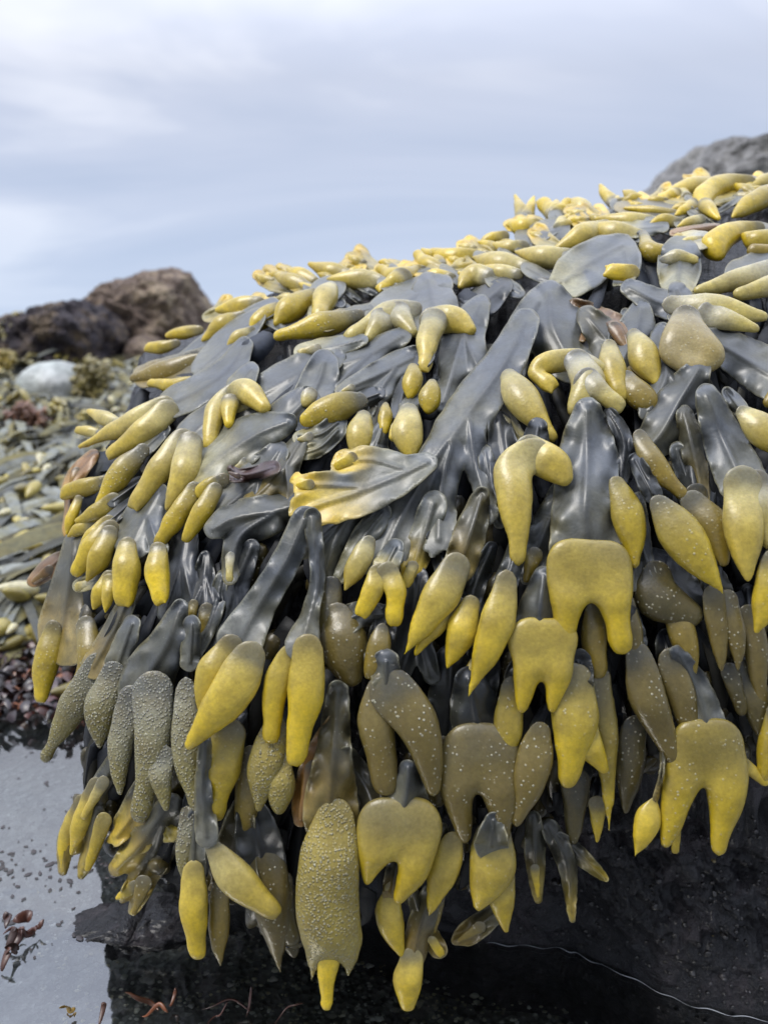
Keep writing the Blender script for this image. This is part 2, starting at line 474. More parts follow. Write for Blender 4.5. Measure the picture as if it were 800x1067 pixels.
F('small cream scoop shaped tip tucked under the pale plump pod', 8, [], [('P', '512,290,10 492,287,11 479,299,5'), ('P', '494,292,7 478,284,3')], CR)
F('lemon shaped yellow pod with one sharp end touching the grey fan', 8, [], [('P', '592,267,9 566,268,12 536,262,3')], CR)
F('small yellow scrap high on the skyline left of the grey upright blade', 2, [('G', '585,238,9 566,243,12 545,246,9')],
  [('Y', '525,246,6 510,250,7 500,254,3'), ('P', '545,256,6 527,258,7 514,254,3')], CR)
F('yellow crown of two points, first upright tip on the skyline', -8, [], [('Y', '546,228,8 541,215,6 536,203,2'), ('Y', '549,228,8 553,214,5 556,205,2')], CR)
F('broad yellow tip under the first crown, at the edge of the skyline', 1, [], [('Y', '557,235,8 545,238,10 531,233,5')], CR)
F('bright yellow tip of three round lobes, second upright tip on the skyline', -6, [],
  [('Y', '578,224,10 567,213,6'), ('Y', '578,224,10 579,211,5'), ('Y', '580,224,9 590,213,5')], CR)
F('faded cream tip right of the three lobed yellow tip', -8, [], [('P', '612,222,8 603,215,9 596,209,4'), ('y', '600,226,6 586,228,5')], CR)
F('tall thin yellow horn leaning left with two stubs beside it', -8, [],
  [('Y', '640,212,7 631,203,6 625,193,3'), ('Y', '642,212,6 643,205,3'), ('Y', '646,212,6 656,206,4')], CR)
F('tiny single yellow stub right of the thin horn', -10, [], [('Y', '668,212,5 667,203,4')], CR)
F('long yellow pod with a swollen end, lying level over the top of the grey fan', 8, [('g', '690,236,7 650,240,9')],
  [('P', '666,246,8 638,243,12 612,236,5'), ('P', '630,238,10 606,248,14 580,259,6')], CR)
F('pale slim pod lying level above the long swollen yellow pod', 3, [], [('P', '676,230,7 650,230,9 622,228,4')], CR)
F('long flat olive blade lying level below the horn', 4, [('N', '712,222,5 678,217,8 644,216,5')], [('y', '706,222,4 676,219,5 650,217,3')], CR)
F('tapered yellow pod lying in front of the grey rock on the skyline', -2, [], [('P', '748,189,6 716,196,10 680,211,4'), ('Y', '704,202,7 690,208,6')], CR)
F('arched yellow pod bent down like a claw over a dark gap on the skyline', 3, [],
  [('y', '782,188,6 752,192,11 732,207,11 737,226,6'), ('Y', '735,215,9 748,228,4')], CR)
F('pointed yellow pod cut off by the right edge at the skyline', 3, [], [('y', '812,198,11 782,212,11 762,227,4')], CR)
F('upper yellow pod above the curled one at the right edge', -1, [], [('P', '815,186,8 795,190,8 775,199,4')], CR)
F('open olive yellow cup between the fan and the white cut disc', 7, [],
  [('y', '670,245,5 678,262,10 698,262,9'), ('y', '700,262,8 706,248,4')], CR)
F('small whitish cut disc lying face up beside the olive cup', 10, [('S', '736,250,7 722,251,9 710,252,8', {'L': 14, 'curl': 0})], [('S', '730,251,6 714,252,7')], CR)
F('thin reddish strip lying across above the white disc', 6, [('B', '748,236,3 722,240,4 700,243,3')], [('B', '745,237,3 722,241,4 702,244,2')], CR)
F('pale greenish stub with a flat cut end below the white disc', 14, [('g', '708,266,20 707,280,21 706,292,18', {'curl': .6})], [('S', '690,270,4 705,268,8 722,270,4')], CR)
F('fat golden pod curling over a brown one at the right end of the crest', 9, [],
  [('Y', '790,238,8 768,240,10 745,254,15 748,266,9'), ('y', '812,248,10 790,252,12 775,245,6'), ('O', '810,262,8 785,262,10')], CR)
F('two yellow tips peeping between the curled claw and the grey stems', 6, [], [('y', '706,232,6 690,230,7 676,234,3'), ('P', '730,228,5 718,232,6 706,236,3')], CR)
F('small yellow point in the dark gap behind the curled claw', 0, [], [('Y', '722,212,6 712,220,6 704,224,3')], CR)
F('broad pale fan with a yellow lower rim and a bright yellow corner', 13,
  [('g', '648,256,12 625,268,20 600,284,22 588,294,14|650,262,14 652,276,14 648,290,10|610,282,20 578,297,6', {'curl': -.4, 'wavy_tip': 1})],
  [('Y', '658,283,8 648,284,9 638,283,7', {'flat': .5, 'L': 17})], CR)

# ---------------------------------------------------------------- upper slope
F('grey shoulder blade ending in a three lobed pod with a yellow underside', 15, [('G', '462,296,10 438,305,16 415,322,22 402,332,22', {'L': 13})],
  [('S', '432,322,9 405,330,16 366,350,6'), ('S', '415,328,14 430,347,8'), ('S', '398,335,14 384,352,7')], HG)
F('pale hooked pod shaped like a boomerang at the centre of the upper slope', 20, [('G', '446,292,8 450,312,22 452,330,26', {'L': 15})],
  [('P', '452,334,14 446,354,12 443,380,6'), ('P', '450,334,14 472,333,14 490,344,10')], HG)
F('grey leaf with a rounded tip lying level beneath the long flat olive pod', 15, [('g', '378,354,6 345,362,10 314,367,8', {'curl': .5})], [('S', '330,363,6 314,367,4', {'flat': .4})], HG)
F('two slim grey straps forking below the boomerang pod', 13, [('G', '432,372,12 400,388,14 356,408,7|412,384,13 398,405,11 392,424,8', {'curl': .3})], [('S', '366,404,5 357,408,4', {'flat': .4})], HG)
F('four little olive buds bunched beside the dark hollow', 17, [('K', '445,370,8 432,385,7 420,410,8 415,430,8')],
  [('y', '430,384,6 430,398,11 427,413,6'), ('y', '450,400,6 448,414,12 446,427,7'), ('y', '402,422,4 401,435,8 400,447,4'), ('P', '414,446,8 410,456,7')], HG)
F('pale blunt pod hanging straight down under the olive buds', 19, [], [('P', '425,430,11 425,452,16 428,474,10')], HG)
F('thick barrel shaped pod lying on its side in the upper slope', 16, [('K', '395,410,7 378,416,9')], [('V', '374,418,9 348,426,16 319,437,12')], HG)
F('short fat cream pod beside the barrel shaped pod', 13, [], [('P', '379,436,9 375,454,15 371,474,10')], HG)
F('wide grey strap sweeping down left below the barrel pod', 11, [('G', '352,372,9 318,386,18 278,408,18 246,430,11|312,392,16 292,425,13 274,452,8', {'curl': .3})], [('S', '262,418,8 248,425,6', {'flat': .4})], HG)
F('flat grey tab with a square end above the barrel pod', 14, [('G', '338,378,14 332,398,18 322,416,17', {'curl': .1})], [('S', '322,412,9 318,420,7', {'flat': .4})], HG)
F('grey strap running from the tab down to the shrivelled brown tip', 9, [('G', '318,418,16 292,445,22 262,475,16 245,490,8|300,440,14 330,470,8', {'curl': .3})], [('S', '255,482,6 245,490,5', {'flat': .4})], HG)
F('twin small grey tongues with pale ends left of the short fat pod', 14, [('g', '352,440,10 335,452,9 312,457,7|352,448,9 335,465,8 318,472,7', {'curl': .4})], [('S', '322,455,6 311,458,4', {'flat': .5})], HG)
F('yellow hooked pod with a grey twin lobe left of the grey strap', 22, [('G', '262,385,8 250,402,14')],
  [('P', '245,412,11 258,408,14 276,425,10'), ('P', '244,410,11 226,428,12 217,465,9'), ('Y', '240,420,10 238,442,7')], HG)
F('broad grey leaf with parallel folds and a rounded yellowish end', 19,
  [('g', '300,440,10 268,452,20 235,472,25 212,490,20', {'curl': .55})], [('y', '232,500,8 212,510,8 208,518,4', {'L': 14})], HG)
F('shrivelled purple brown tip sticking out of the broad grey leaf', 26, [('R', '286,487,7 262,494,6 244,495,4|250,496,5 240,488,3|252,497,5 241,500,2', {'ripple': 2})], [('R', '248,496,4 239,492,3')], HG)
F('two fingered cream pod reaching furthest left below the olive folded frond', 17, [('G', '255,360,9 238,386,14 205,408,15 180,420,15', {'curl': .3})],
  [('P', '172,424,13 138,440,13 83,466,4'), ('P', '174,428,13 150,450,14 117,472,6')], HG)
F('small yellow pod showing just above the two fingered cream pod', 8, [], [('P', '126,443,6 110,436,8 93,429,5')], HG)
F('little yellow tip below the far left cream finger', 2, [], [('P', '104,452,5 94,450,6 83,448,4')], HG)
F('two legged yellow pod hanging below the hooked pod, its legs spread', 24, [('G', '250,405,9 225,430,12 200,452,16')],
  [('P', '190,458,13 168,488,14 144,522,8', NIB), ('P', '198,462,14 192,495,15 175,530,6')], HG)
F('dark olive backed pod between the cream fingers and the two legged pod', 14, [], [('V', '148,470,9 125,494,13 103,528,7')], HG)
F('stubby yellow pod pointing left at the left outline', 10, [], [('y', '108,503,8 88,508,10 72,512,7'), ('Y', '76,514,5 66,520,3')], HG)
F('slim yellow pod below the stubby one at the left outline', 10, [], [('y', '118,522,9 99,535,9 81,543,5')], HG)
F('thin orange brown blade edge on at the left outline', 2, [('T', '98,474,6 80,495,8 70,515,6|75,505,6 73,540,5 70,556,4')], [('T', '80,492,6 72,512,4', {'flat': .4})], HG)
F('yellow finger hanging at the outline under the slim yellow pod', 6, [], [('Y', '96,548,7 82,552,7 71,559,3'), ('Y', '82,520,5 74,542,6 70,556,3')], HG)
F('cluster of notched yellow pods on one short grey blade at the left', 22,
  [('G', '165,515,12 150,540,20 138,566,18|155,540,16 166,572,10', {'L': 15})],
  [('Y', '116,550,9 98,572,14 81,594,4'), ('Y', '114,556,10 104,582,12 91,605,4'), ('Y', '133,569,11 132,596,15 130,620,9', NIB), ('Y', '165,573,9 164,598,13 167,620,8', NIB)], HG)
F('small spiky yellow pod below the cluster of notched pods', 14, [], [('Y', '114,602,8 106,618,10 98,634,4'), ('Y', '114,605,8 113,622,7 110,638,3')], HG)
F('pale flat cut tip left of the small spiky yellow pod', 15, [('g', '112,600,5 95,606,6 82,611,6')], [('S', '95,607,5 83,611,5', {'flat': .4})], HG)
F('slim yellow pod just above the cluster of notched pods', 18, [], [('Y', '114,543,7 97,560,9 82,578,3')], HG)
F('two slim yellow fingers below the two legged pod', 14, [], [('y', '203,510,9 183,540,11 168,562,6', NIB), ('y', '224,510,9 208,538,11 195,560,4')], HG)
F('small dark fan with stubby yellow ends in the shadow', 2,
  [('K', '214,580,6 212,605,10 200,632,7|213,602,8 214,645,8|215,602,9 226,640,7 232,662,6')], [('O', '215,636,8 212,662,6'), ('O', '202,630,6 199,652,5')], HG)
F('smooth grey blade curling over like a wave above the twin pods', 18,
  [('G', '328,520,12 290,532,18 245,540,16 222,552,9|285,535,20 250,560,14 240,602,8', {'curl': .9})], [('S', '240,580,6 239,602,4', {'flat': .4})], HG)
F('long grey strap ending in two crossed fat yellow lobes', 27, [('G', '318,540,13 298,585,14 268,635,17 250,668,24', {'curl': .5})],
  [('Y', '240,674,13 222,702,18 213,738,10', {'L': 24}), ('Y', '260,684,18 238,726,23 196,778,7', {'L': 30})], HG)
F('big dull yellow lobe hanging behind the two crossed fat lobes', 16, [], [('y', '238,765,18 232,800,19 226,845,7')], HG)
F('narrow grey ribbon ending in a long split yellow pod', 25, [('G', '325,538,9 331,600,7 322,645,9 315,672,18', {'curl': .4})],
  [('Y', '302,680,10 288,712,14 283,764,8', {'L': 21}), ('Y', '322,674,16 318,722,20 309,786,9', NIB)], HG)
F('dark warty knob with a shrivelled grey neck beside the ribbon', 10, [('G', '400,640,9 375,640,12 355,650,14', {'ripple': 2, 'L': 10})],
  [('o', '352,642,15 358,672,24 366,702,14')], HG)
F('small greenish pod with a dark outline beside the dark warty knob', 18, [('K', '408,632,5 400,655,12 390,690,11')], [('O', '398,656,8 394,676,13 388,698,8')], HG)
F('grey tongues with cream ends left of the small forked pod', 17, [('g', '398,535,10 378,562,12 354,602,7', {'curl': .3})],
  [('P', '384,566,9 372,590,12 359,615,3')], HG)
F('small forked yellow pod hanging under the big grey blade fan', 23, [('g', '412,570,9 402,590,14')],
  [('Y', '396,598,12 388,615,11 380,632,8'), ('Y', '404,598,13 412,618,11 411,642,7')], HG)
F('big grey blade fan with wavy pale ends at the centre', 22,
  [('G', '548,335,14 524,380,20 494,422,24 470,458,22|482,438,20 442,495,17 413,550,23 398,586,23|474,450,20 460,505,16 457,562,17|488,432,16 497,490,11 514,540,6', {'wavy_tip': 1.4, 'curl': .3, 'ripple': .7}),
   ('E', '452,525,14 436,575,13 425,605,9', {'L': 12, 'wavy_tip': 1})], [('P', '430,590,7 424,606,6', {'flat': .4, 'L': 13})], HG)
F('flat fan of blades turning from grey to bright yellow at its tips', 28,
  [('E', '446,482,10 410,498,20 370,514,24 330,527,20 316,534,14|380,508,18 345,506,14 312,504,10|418,488,14 385,479,13 358,483,13', {'curl': -.15, 'wavy_tip': 1.0, 'ripple': .35})],
  [('Y', '322,505,7 311,505,6', {'flat': .3, 'L': 29}), ('Y', '366,478,8 352,485,8', {'flat': .3, 'L': 29})], HG)
F('cream star shaped pod of four arms on a curled grey blade', 23,
  [('G', '572,305,13 575,335,30 590,368,26 600,385,14|560,315,14 540,350,14 538,388,9', {'curl': .7, 'L': 17})],
  [('P', '602,374,11 574,377,12 558,388,9 570,399,8'), ('S', '602,378,15 612,402,18 596,428,9'), ('S', '612,398,15 640,419,7'), ('S', '606,380,14 626,385,10')], HG)
F('pointed cream pod below the left arm of the star', 18, [('g', '512,385,5 520,425,9 545,460,5', {'L': 13})], [('P', '530,394,10 545,418,18 574,455,4')], HG)
F('large bent cream pod shaped like an elbow at the centre', 28, [('K', '560,445,10 556,470,16')],
  [('P', '556,474,18 534,488,20 538,530,18 539,578,7'), ('P', '552,472,18 575,484,17 588,498,13')], HG)
F('wide pale blade ending in a pair of yellow trouser legs', 27,
  [('G', '612,428,14 612,475,30 610,530,34 612,585,40', {'curl': .35, 'L': 22})],
  [('Y', '597,592,25 590,622,18 588,668,8|629,592,25 640,622,18 645,668,8|=597,590,25 629,590,25', {'flat': .8, 'L': 24})], HG)
F('small dark pod showing between the yellow trouser legs', 14, [], [('O', '618,630,9 619,665,14 622,696,8')], HG)
F('long pointed yellow pod with a second point behind it at the centre', 23, [('N', '502,515,8 490,555,16 478,592,16', {'curl': .6})],
  [('Y', '476,590,15 456,626,19 421,682,4'), ('Y', '468,630,14 450,655,11 433,682,4', {'L': 16})], HG)
F('slim yellow pod between the two long pointed ones', 18, [('K', '512,570,6 495,610,10 488,640,10')], [('Y', '490,630,11 480,660,16 465,697,4')], HG)
F('longest yellow spindle pod tapering to a sharp tip at the centre', 27, [('K', '545,545,6 536,580,9 526,610,12')],
  [('Y', '528,604,12 515,656,19 486,730,3')], HG)
F('thin tip showing behind the longest yellow spindle pod', 17, [], [('y', '498,690,9 488,705,8 482,716,3')], HG)
F('small bright yellow trouser pod just below the longest spindle', 26, [('G', '566,600,10 562,640,22 565,668,30')],
  [('Y', '552,668,19 548,700,14 544,738,8|578,668,19 581,702,14 575,738,8|=552,667,20 578,667,20', {'flat': .8})], HG)

# ---------------------------------------------------------------- right side
F('curled dead brown blades with holes right of the star', 12,
  [('B', '598,318,7 620,332,13 648,346,12 656,372,7|612,328,10 606,350,6', {'ripple': 2.5, 'curl': 1.0})], [('B', '640,342,8 655,365,6', {'flat': .5})], HG)
F('upright cream pod right of the star with a brown cap', 17, [], [('P', '634,362,9 638,386,14 645,408,7')], HG)
F('leaning cream pod under the dead brown blades', 16, [], [('P', '660,350,8 672,375,16 682,398,8')], HG)
F('dull dark pod under the leaning cream pod', 10, [], [('O', '652,398,12 668,414,14 682,422,8')], HG)
F('large triangular brown cream pod with a grainy skin', 24, [('G', '705,302,9 712,325,18')],
  [('Q', '714,334,13 706,358,17 704,372,12|714,334,13 734,366,18 745,374,10|702,366,14 722,384,10 740,374,12', {'flat': .6})], HG)
F('pale forked stem pod reaching right above the triangular pod', 18, [('G', '655,300,9 690,316,14 740,324,17')],
  [('S', '700,318,11 745,324,17 794,330,10'), ('S', '740,328,15 786,342,8')], HG)
F('smooth grey pods lying side by side at the right edge, pointing left', 13, [('G', '812,268,14 770,286,16')],
  [('S', '815,282,16 770,292,13 725,303,8'), ('S', '815,296,14 770,306,9')], HG)
F('blue grey blade slipping out past the right edge', 14, [('G', '735,350,9 765,368,20 805,392,26', {'curl': .5})], [('O', '812,405,10 800,420,8')], HG)
F('glossy folded grey blade with a pale rim and a mustard edge', 20,
  [('G', '728,385,12 710,415,22 690,450,22 672,470,8', {'curl': 1.1})], [('O', '666,455,9 682,486,13 710,514,5', {'L': 17, 'flat': .6})], HG)
F('broad grey ribbon at the right ending in a pale two lobed pod', 24, [('G', '736,412,12 752,455,20 772,500,26', {'curl': .5})],
  [('P', '774,506,21 775,555,20 779,602,8'), ('S', '786,505,16 806,560,14')], HG)
F('plump cream pod cut by the right edge above the broad grey ribbon', 22, [], [('P', '774,430,9 796,450,17 818,472,10')], HG)
F('speckled olive pod squeezed against the trouser blade', 21, [('K', '635,430,6 650,460,8 646,500,8')], [('y', '642,504,9 655,542,17 662,588,7')], HG)
F('fat speckled mustard pod lying diagonally at the right', 25, [('K', '662,480,8 680,515,10')], [('V', '686,526,11 712,562,23 754,620,4')], HG)
F('wet glossy dark pod behind the fat diagonal mustard pod', 12, [], [('O', '722,524,14 744,552,18 754,585,10')], HG)
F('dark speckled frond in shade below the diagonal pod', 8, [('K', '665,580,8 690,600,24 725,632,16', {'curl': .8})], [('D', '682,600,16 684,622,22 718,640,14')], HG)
F('two narrow speckled tips hanging side by side at the right', 12, [('K', '738,590,10 748,618,16')],
  [('o', '743,622,13 748,660,11 751,698,5'), ('o', '757,626,12 767,665,10 768,698,5')], HG)
F('yellow pod cut by the right edge beside the two narrow tips', 21, [], [('y', '806,585,14 798,628,15 788,657,6')], HG)
F('grey olive warty pod hanging behind the small trouser pod on the right', 21, [('K', '655,640,10 660,670,14')], [('o', '664,682,15 676,732,20 708,802,6')], HG)
F('second warty olive pod right of the first, half covered by it', 16, [], [('o', '698,688,15 712,732,15 723,782,6')], HG)
F('large olive yellow forked pod, the lowest one at the right', 24, [('G', '705,680,8 724,715,14 738,762,20', {'curl': .5, 'L': 17})],
  [('V', '722,778,20 708,818,18 693,878,11|750,776,22 757,820,20 748,884,12|=724,773,21 748,772,22', {'flat': .8})], HG)
F('small diamond shaped yellow pod hanging from a thread', 26, [('N', '690,776,2 689,805,1.6 682,835,2.5')], [('Y', '682,830,3 674,856,14 661,893,3')], HG)
F('thin yellow sliver behind the lowest forked pod at the right', 14, [], [('y', '705,855,6 703,885,4')], HG)
F('yellow pod at the right edge with a short side finger', 16, [], [('y', '812,740,14 800,785,13 796,812,7'), ('Y', '775,796,7 796,814,8')], HG)
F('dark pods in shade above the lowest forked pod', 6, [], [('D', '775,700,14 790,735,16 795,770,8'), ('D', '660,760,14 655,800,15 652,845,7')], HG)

# ---------------------------------------------------------------- lower front
F('pale forked pod with yellow toes under the small trouser pod', 26, [('K', '602,690,14 600,712,18')],
  [('V', '598,712,22 598,752,24 592,810,7', NIB), ('Y', '602,758,20 614,780,14 629,802,8')], LO)
F('long tapering olive and white pod behind the pod with yellow toes', 17, [], [('V', '622,705,15 631,770,14 634,868,4')], LO)
F('yellow stub hanging behind the long tapering olive pod', 9, [], [('y', '622,838,10 622,876,5')], LO)
F('dark speckled pod in shade left of the yellow stub', 6, [], [('D', '600,815,16 596,875,10')], LO)
F('yellow tapered pod behind the grey speckled oval', 20, [], [('V', '534,714,12 528,762,16 521,822,4')], LO)
F('grey brown speckled oval pod leaning left', 26, [], [('o', '562,764,13 554,800,20 538,856,10')], LO)
F('olive forked pod with dark speckled feet', 23, [('K', '488,708,14 496,745,26 500,768,20', {'curl': .5})],
  [('o', '486,783,22 475,818,18 484,874,10|512,783,22 522,827,18 524,872,11|=488,780,23 512,780,23', {'flat': .8})], LO)
F('dark olive arch of a pod thickly dotted with white', 26, [('G', '402,690,14 402,712,14')],
  [('o', '404,722,22 392,752,20 402,815,14', {'L': 20}), ('o', '408,720,24 438,760,21 452,822,12')], LO)
F('smooth yellow pod with two thick legs below the dotted arch', 29, [('G', '425,800,8 424,825,18 420,848,28')],
  [('Y', '400,860,24 388,892,15 383,918,9|432,860,24 434,897,17 415,936,10|=400,859,24 432,859,24', {'flat': .8})], LO)
F('slim yellow teardrop right of the smooth two legged pod', 21, [], [('Y', '472,876,11 462,908,16 446,956,3')], LO)
F('tiny curled olive loop beside the yellow teardrop', 22, [('N', '462,862,4 456,880,7 450,892,5', {'curl': 1})], [('O', '456,866,3 452,888,4')], LO)
F('yellow pod with a wide body and two short toes, right of the teardrop', 24, [('G', '514,855,9 512,880,18', {'L': 27})],
  [('y', '514,872,20 512,906,24 498,945,10'), ('y', '516,908,20 524,945,12 527,970,5')], LO)
F('three thin yellow edged blades fanning out over the dark rock', 15,
  [('k', '556,852,7 557,890,10 560,937,4', {'curl': .8}), ('k', '572,862,9 590,900,9 596,958,3', {'curl': .8}), ('k', '582,872,6 605,893,8 631,916,3', {'curl': .6})],
  [('y', '557,905,6 560,934,4', {'flat': .4})], LO)
F('flat olive blade lying sideways behind the wide yellow pod', 10, [('N', '518,950,9 492,970,12 474,980,4')], [('O', '500,966,7 478,980,4', {'flat': .4})], LO)
F('yellow pod with a blunt point, hanging behind the smooth two legged pod', 18, [('N', '414,900,10 408,930,10')], [('Y', '408,926,9 406,958,15 419,996,5')], LO)
F('lowest small yellow pod dangling over the dark water', 22, [('N', '450,930,10 438,965,13 430,1000,11', {'curl': .7})], [('Y', '428,1000,12 425,1022,15 425,1042,7', NIB)], LO)
F('narrow olive strip with a rounded end beside the lowest small pod', 20, [('N', '430,930,6 442,965,9 457,990,9', {'curl': .9})], [('y', '450,980,6 458,992,5', {'flat': .4})], LO)
F('largest wrinkled warty pod with yellow tips, hanging lowest at the centre', 32, [('N', '352,720,11 348,780,17 345,830,26 345,855,28', {'ripple': 1.2, 'curl': .4, 'L': 24})],
  [('w', '348,848,20 344,880,30 341,920,33 345,965,27|335,955,17 328,990,12 324,1028,5|356,955,17 364,985,12 362,1018,6', {'flat': .7}), ('Y', '344,962,14 342,1000,13 340,1046,5', {'nib': True, 'L': 35})], LO)
F('brownish olive blade right of the wrinkled warty pod', 22, [('N', '362,790,12 385,830,14 390,865,10 378,888,6', {'ripple': 2})], [('O', '386,850,9 380,884,5', {'flat': .5})], LO)
F('folded orange brown blade left of the wrinkled warty pod', 18, [('B', '354,742,6 332,785,12 318,830,12 313,856,6', {'curl': 1.2})], [('B', '326,800,9 314,852,6', {'flat': .5})], LO)
F('warty yellow pod with two blunt feet behind the long split pod', 17, [], [('w', '286,760,14 276,800,18 270,842,8'), ('w', '288,790,15 292,820,15 291,842,9')], LO)
F('dark dotted frond hanging in shade left of the wrinkled pod', 10, [('K', '260,835,12 268,870,22 275,905,24')],
  [('o', '276,890,22 284,945,20 292,1015,4'), ('D', '292,920,14 303,975,8')], LO)
F('golden pod swinging out to the right from a thin grey stalk', 30, [('G', '214,770,6 212,820,8 216,872,12')], [('P', '222,884,10 246,916,19 281,946,9', NIB)], LO)
F('pale yellow pod hanging straight below the thin grey stalk', 24, [('G', '205,850,9 202,880,12 202,912,12', {'L': 16, 'curl': .3})], [('Y', '202,908,12 202,948,15 206,990,7', NIB)], LO)
F('warty grey edge of a pod behind the thin grey stalk', 16, [], [('W', '196,848,9 193,890,10 196,928,5')], LO)
F('thin dull olive tip right of the pale yellow hanging pod', 13, [], [('O', '230,925,10 228,970,11 230,1008,3')], LO)
F('grey blade splitting into two long warty lobes at the left', 23, [('G', '188,632,8 175,670,18 155,705,26 148,735,24', {'curl': .5, 'L': 15})],
  [('W', '138,728,15 126,775,14 125,828,7'), ('W', '160,720,22 158,790,18 146,846,7', NIB), ('W', '165,790,16 173,842,7')], HG)
F('warty grey pod half hidden right of the two long warty lobes', 17, [('G', '200,650,9 198,690,10')], [('W', '194,715,11 194,780,16 204,836,7')], HG)
F('long warty pod pointing down left at the left outline', 15, [('N', '132,630,9 115,665,11 98,695,13', {'curl': .8})], [('W', '100,692,12 76,738,16 48,788,5', NIB)], HG)
F('flat warty grey pod between the left outline and the two long lobes', 18, [('G', '138,650,9 124,690,14')], [('W', '118,700,13 107,738,19 104,778,6')], HG)
F('forked yellow blades hanging free at the lower left over the bright water', 12,
  [('k', '128,780,7 112,810,11 90,850,10 78,885,5|104,820,9 72,870,9 66,908,4|100,840,9 96,880,9 85,912,4', {'curl': .8})],
  [('Y', '100,818,9 84,860,10 74,890,4'), ('Y', '86,835,9 70,870,9 65,905,4'), ('y', '108,855,9 92,905,6'), ('P', '108,815,7 88,850,6')], LO)
F('dark ragged fan with thin yellow ends in the lower left shade', 9,
  [('k', '178,840,14 148,880,16 122,905,8|170,860,14 152,920,9 138,950,4|165,880,12 132,930,6|190,850,12 160,910,8 128,938,3', {'ripple': 2})],
  [('y', '140,925,8 122,936,4'), ('O', '150,920,9 140,952,4')], LO)
F('dull hanging frond apart at the left edge with two pale pods', -4, [('N', '78,560,9 74,600,16 68,650,26 70,668,26', {'curl': .6})],
  [('y', '56,655,10 48,692,14 44,724,6', NIB), ('O', '90,652,11 96,690,16 84,716,8')], HG)
F('small orange brown tip beside the dull hanging frond at the left edge', -8, [('B', '66,580,6 52,592,9 35,606,6')], [('B', '52,594,6 36,606,5')], HG)
F('dim yellow pod in the hollow under the golden swinging pod', 6, [], [('O', '262,790,14 258,840,14 250,880,6')], LO)
F('dark grey blade hanging in shade under the dotted arch', 6, [('K', '470,690,18 468,740,22 462,790,16')], [('D', '462,780,14 456,830,7')], HG)
F('dull olive tip low between the two legged pods', 12, [], [('O', '455,935,9 452,970,5')], LO)
F('short grey blades overlapping under the big cream elbow pod', 12, [('G', '590,505,12 565,560,16 550,600,10')], [('O', '556,580,10 548,604,6', {'flat': .6})], HG)
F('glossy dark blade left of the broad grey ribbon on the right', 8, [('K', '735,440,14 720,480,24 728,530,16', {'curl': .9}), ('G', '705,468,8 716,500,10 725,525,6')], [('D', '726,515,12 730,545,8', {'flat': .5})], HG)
F('olive pod in shade under the yellow trouser legs at the right', 15, [], [('o', '650,630,12 656,660,14 664,690,7')], HG)
F('dark olive pod peeping out right of the warty knob', 8, [], [('D', '345,610,12 342,650,14 345,690,8')], HG)
F('brown pod deep between the fat diagonal pod and the lowest forked pod', 10, [], [('O', '700,630,12 712,665,14 722,700,8')], HG)
F('dim olive tips at the right edge above the yellow side finger', 8, [], [('o', '780,640,12 788,680,13 792,730,6'), ('D', '760,700,10 772,740,9')], HG)

# flat forked straps without pods, lying between the others
BL = 'flat grey straps without pods, between the pods'
F('dark strap lying in the deep hollow below the broad pale plump pods of the crest', 2, [('K', '525,298,9 500,318,15 468,340,11|505,312,12 488,345,8')], [], BL)
F('dark strap hanging down inside the hollow right of the four olive buds', 4, [('K', '470,335,9 472,375,14 476,425,8|472,360,11 456,400,7')], [], BL)
F('grey forked strap above the hooked pod on the left slope', 12, [('G', '268,330,9 240,358,17 210,384,11|245,352,14 250,392,10')], [], BL)
F('narrow grey strap crossing above the forked straps on the upper slope', 11, [('G', '420,350,9 378,372,15 335,384,10|385,370,13 350,402,10')], [], BL)
F('dim grey forked strap below the flat yellow tipped fan', 13, [('G', '384,512,11 356,548,20 338,596,12|358,540,17 322,572,11', {'wavy_tip': 1})], [], BL)
F('olive grey forked strap behind the yellow fan, left of it', 13, [('N', '312,462,9 292,492,14 262,522,9|298,484,13 300,522,8')], [], BL)
F('dark forked strap hanging behind the cluster of notched pods', 5, [('K', '196,545,10 188,590,16 172,640,8|190,585,14 205,645,8')], [], BL)
F('dark forked strap hanging left of the long grey strap with crossed lobes', 7, [('K', '262,570,9 240,625,14 222,680,8|246,612,12 252,665,7'), ('G', '232,600,6 222,640,9 206,680,6')], [], BL)
F('dark glossy strap hanging between the warty knob and the slim yellow pods', 7, [('K', '436,600,10 430,655,17 416,705,9|430,645,14 450,705,9')], [], BL)
F('olive forked strap under the dead brown blades on the right', 12, [('N', '612,330,12 640,365,19 656,405,11|630,358,16 618,400,10')], [], BL)
F('grey strap dropping behind the triangular buff pod', 13, [('G', '690,348,12 694,392,20 676,428,12|694,385,18 718,424,12')], [], BL)
F('wide dark strap behind the elbow pod, left of the trouser blade', 12, [('K', '520,440,12 530,500,18 548,565,10'), ('G', '505,470,7 512,510,9 520,545,6')], [], BL)
F('grey olive strap with a rolled rim left of the broad grey ribbon', 15, [('N', '712,430,8 722,470,12 732,520,7', {'curl': 1.2})], [], BL)
F('grey forked strap showing between the fat mustard pod and the trouser legs', 12, [('G', '664,520,7 664,565,12 658,610,7|664,555,10 678,600,6')], [], BL)
F('dark ribbon hanging straight behind the longest yellow spindle', 10, [('K', '452,560,8 470,600,12 508,650,9'), ('K', '500,650,12 505,700,15 500,750,9')], [], BL)
F('small grey forked strap between the short fat pod and the flat fan', 15, [('G', '398,446,7 390,468,10 374,488,7|392,462,9 404,486,6')], [], BL)
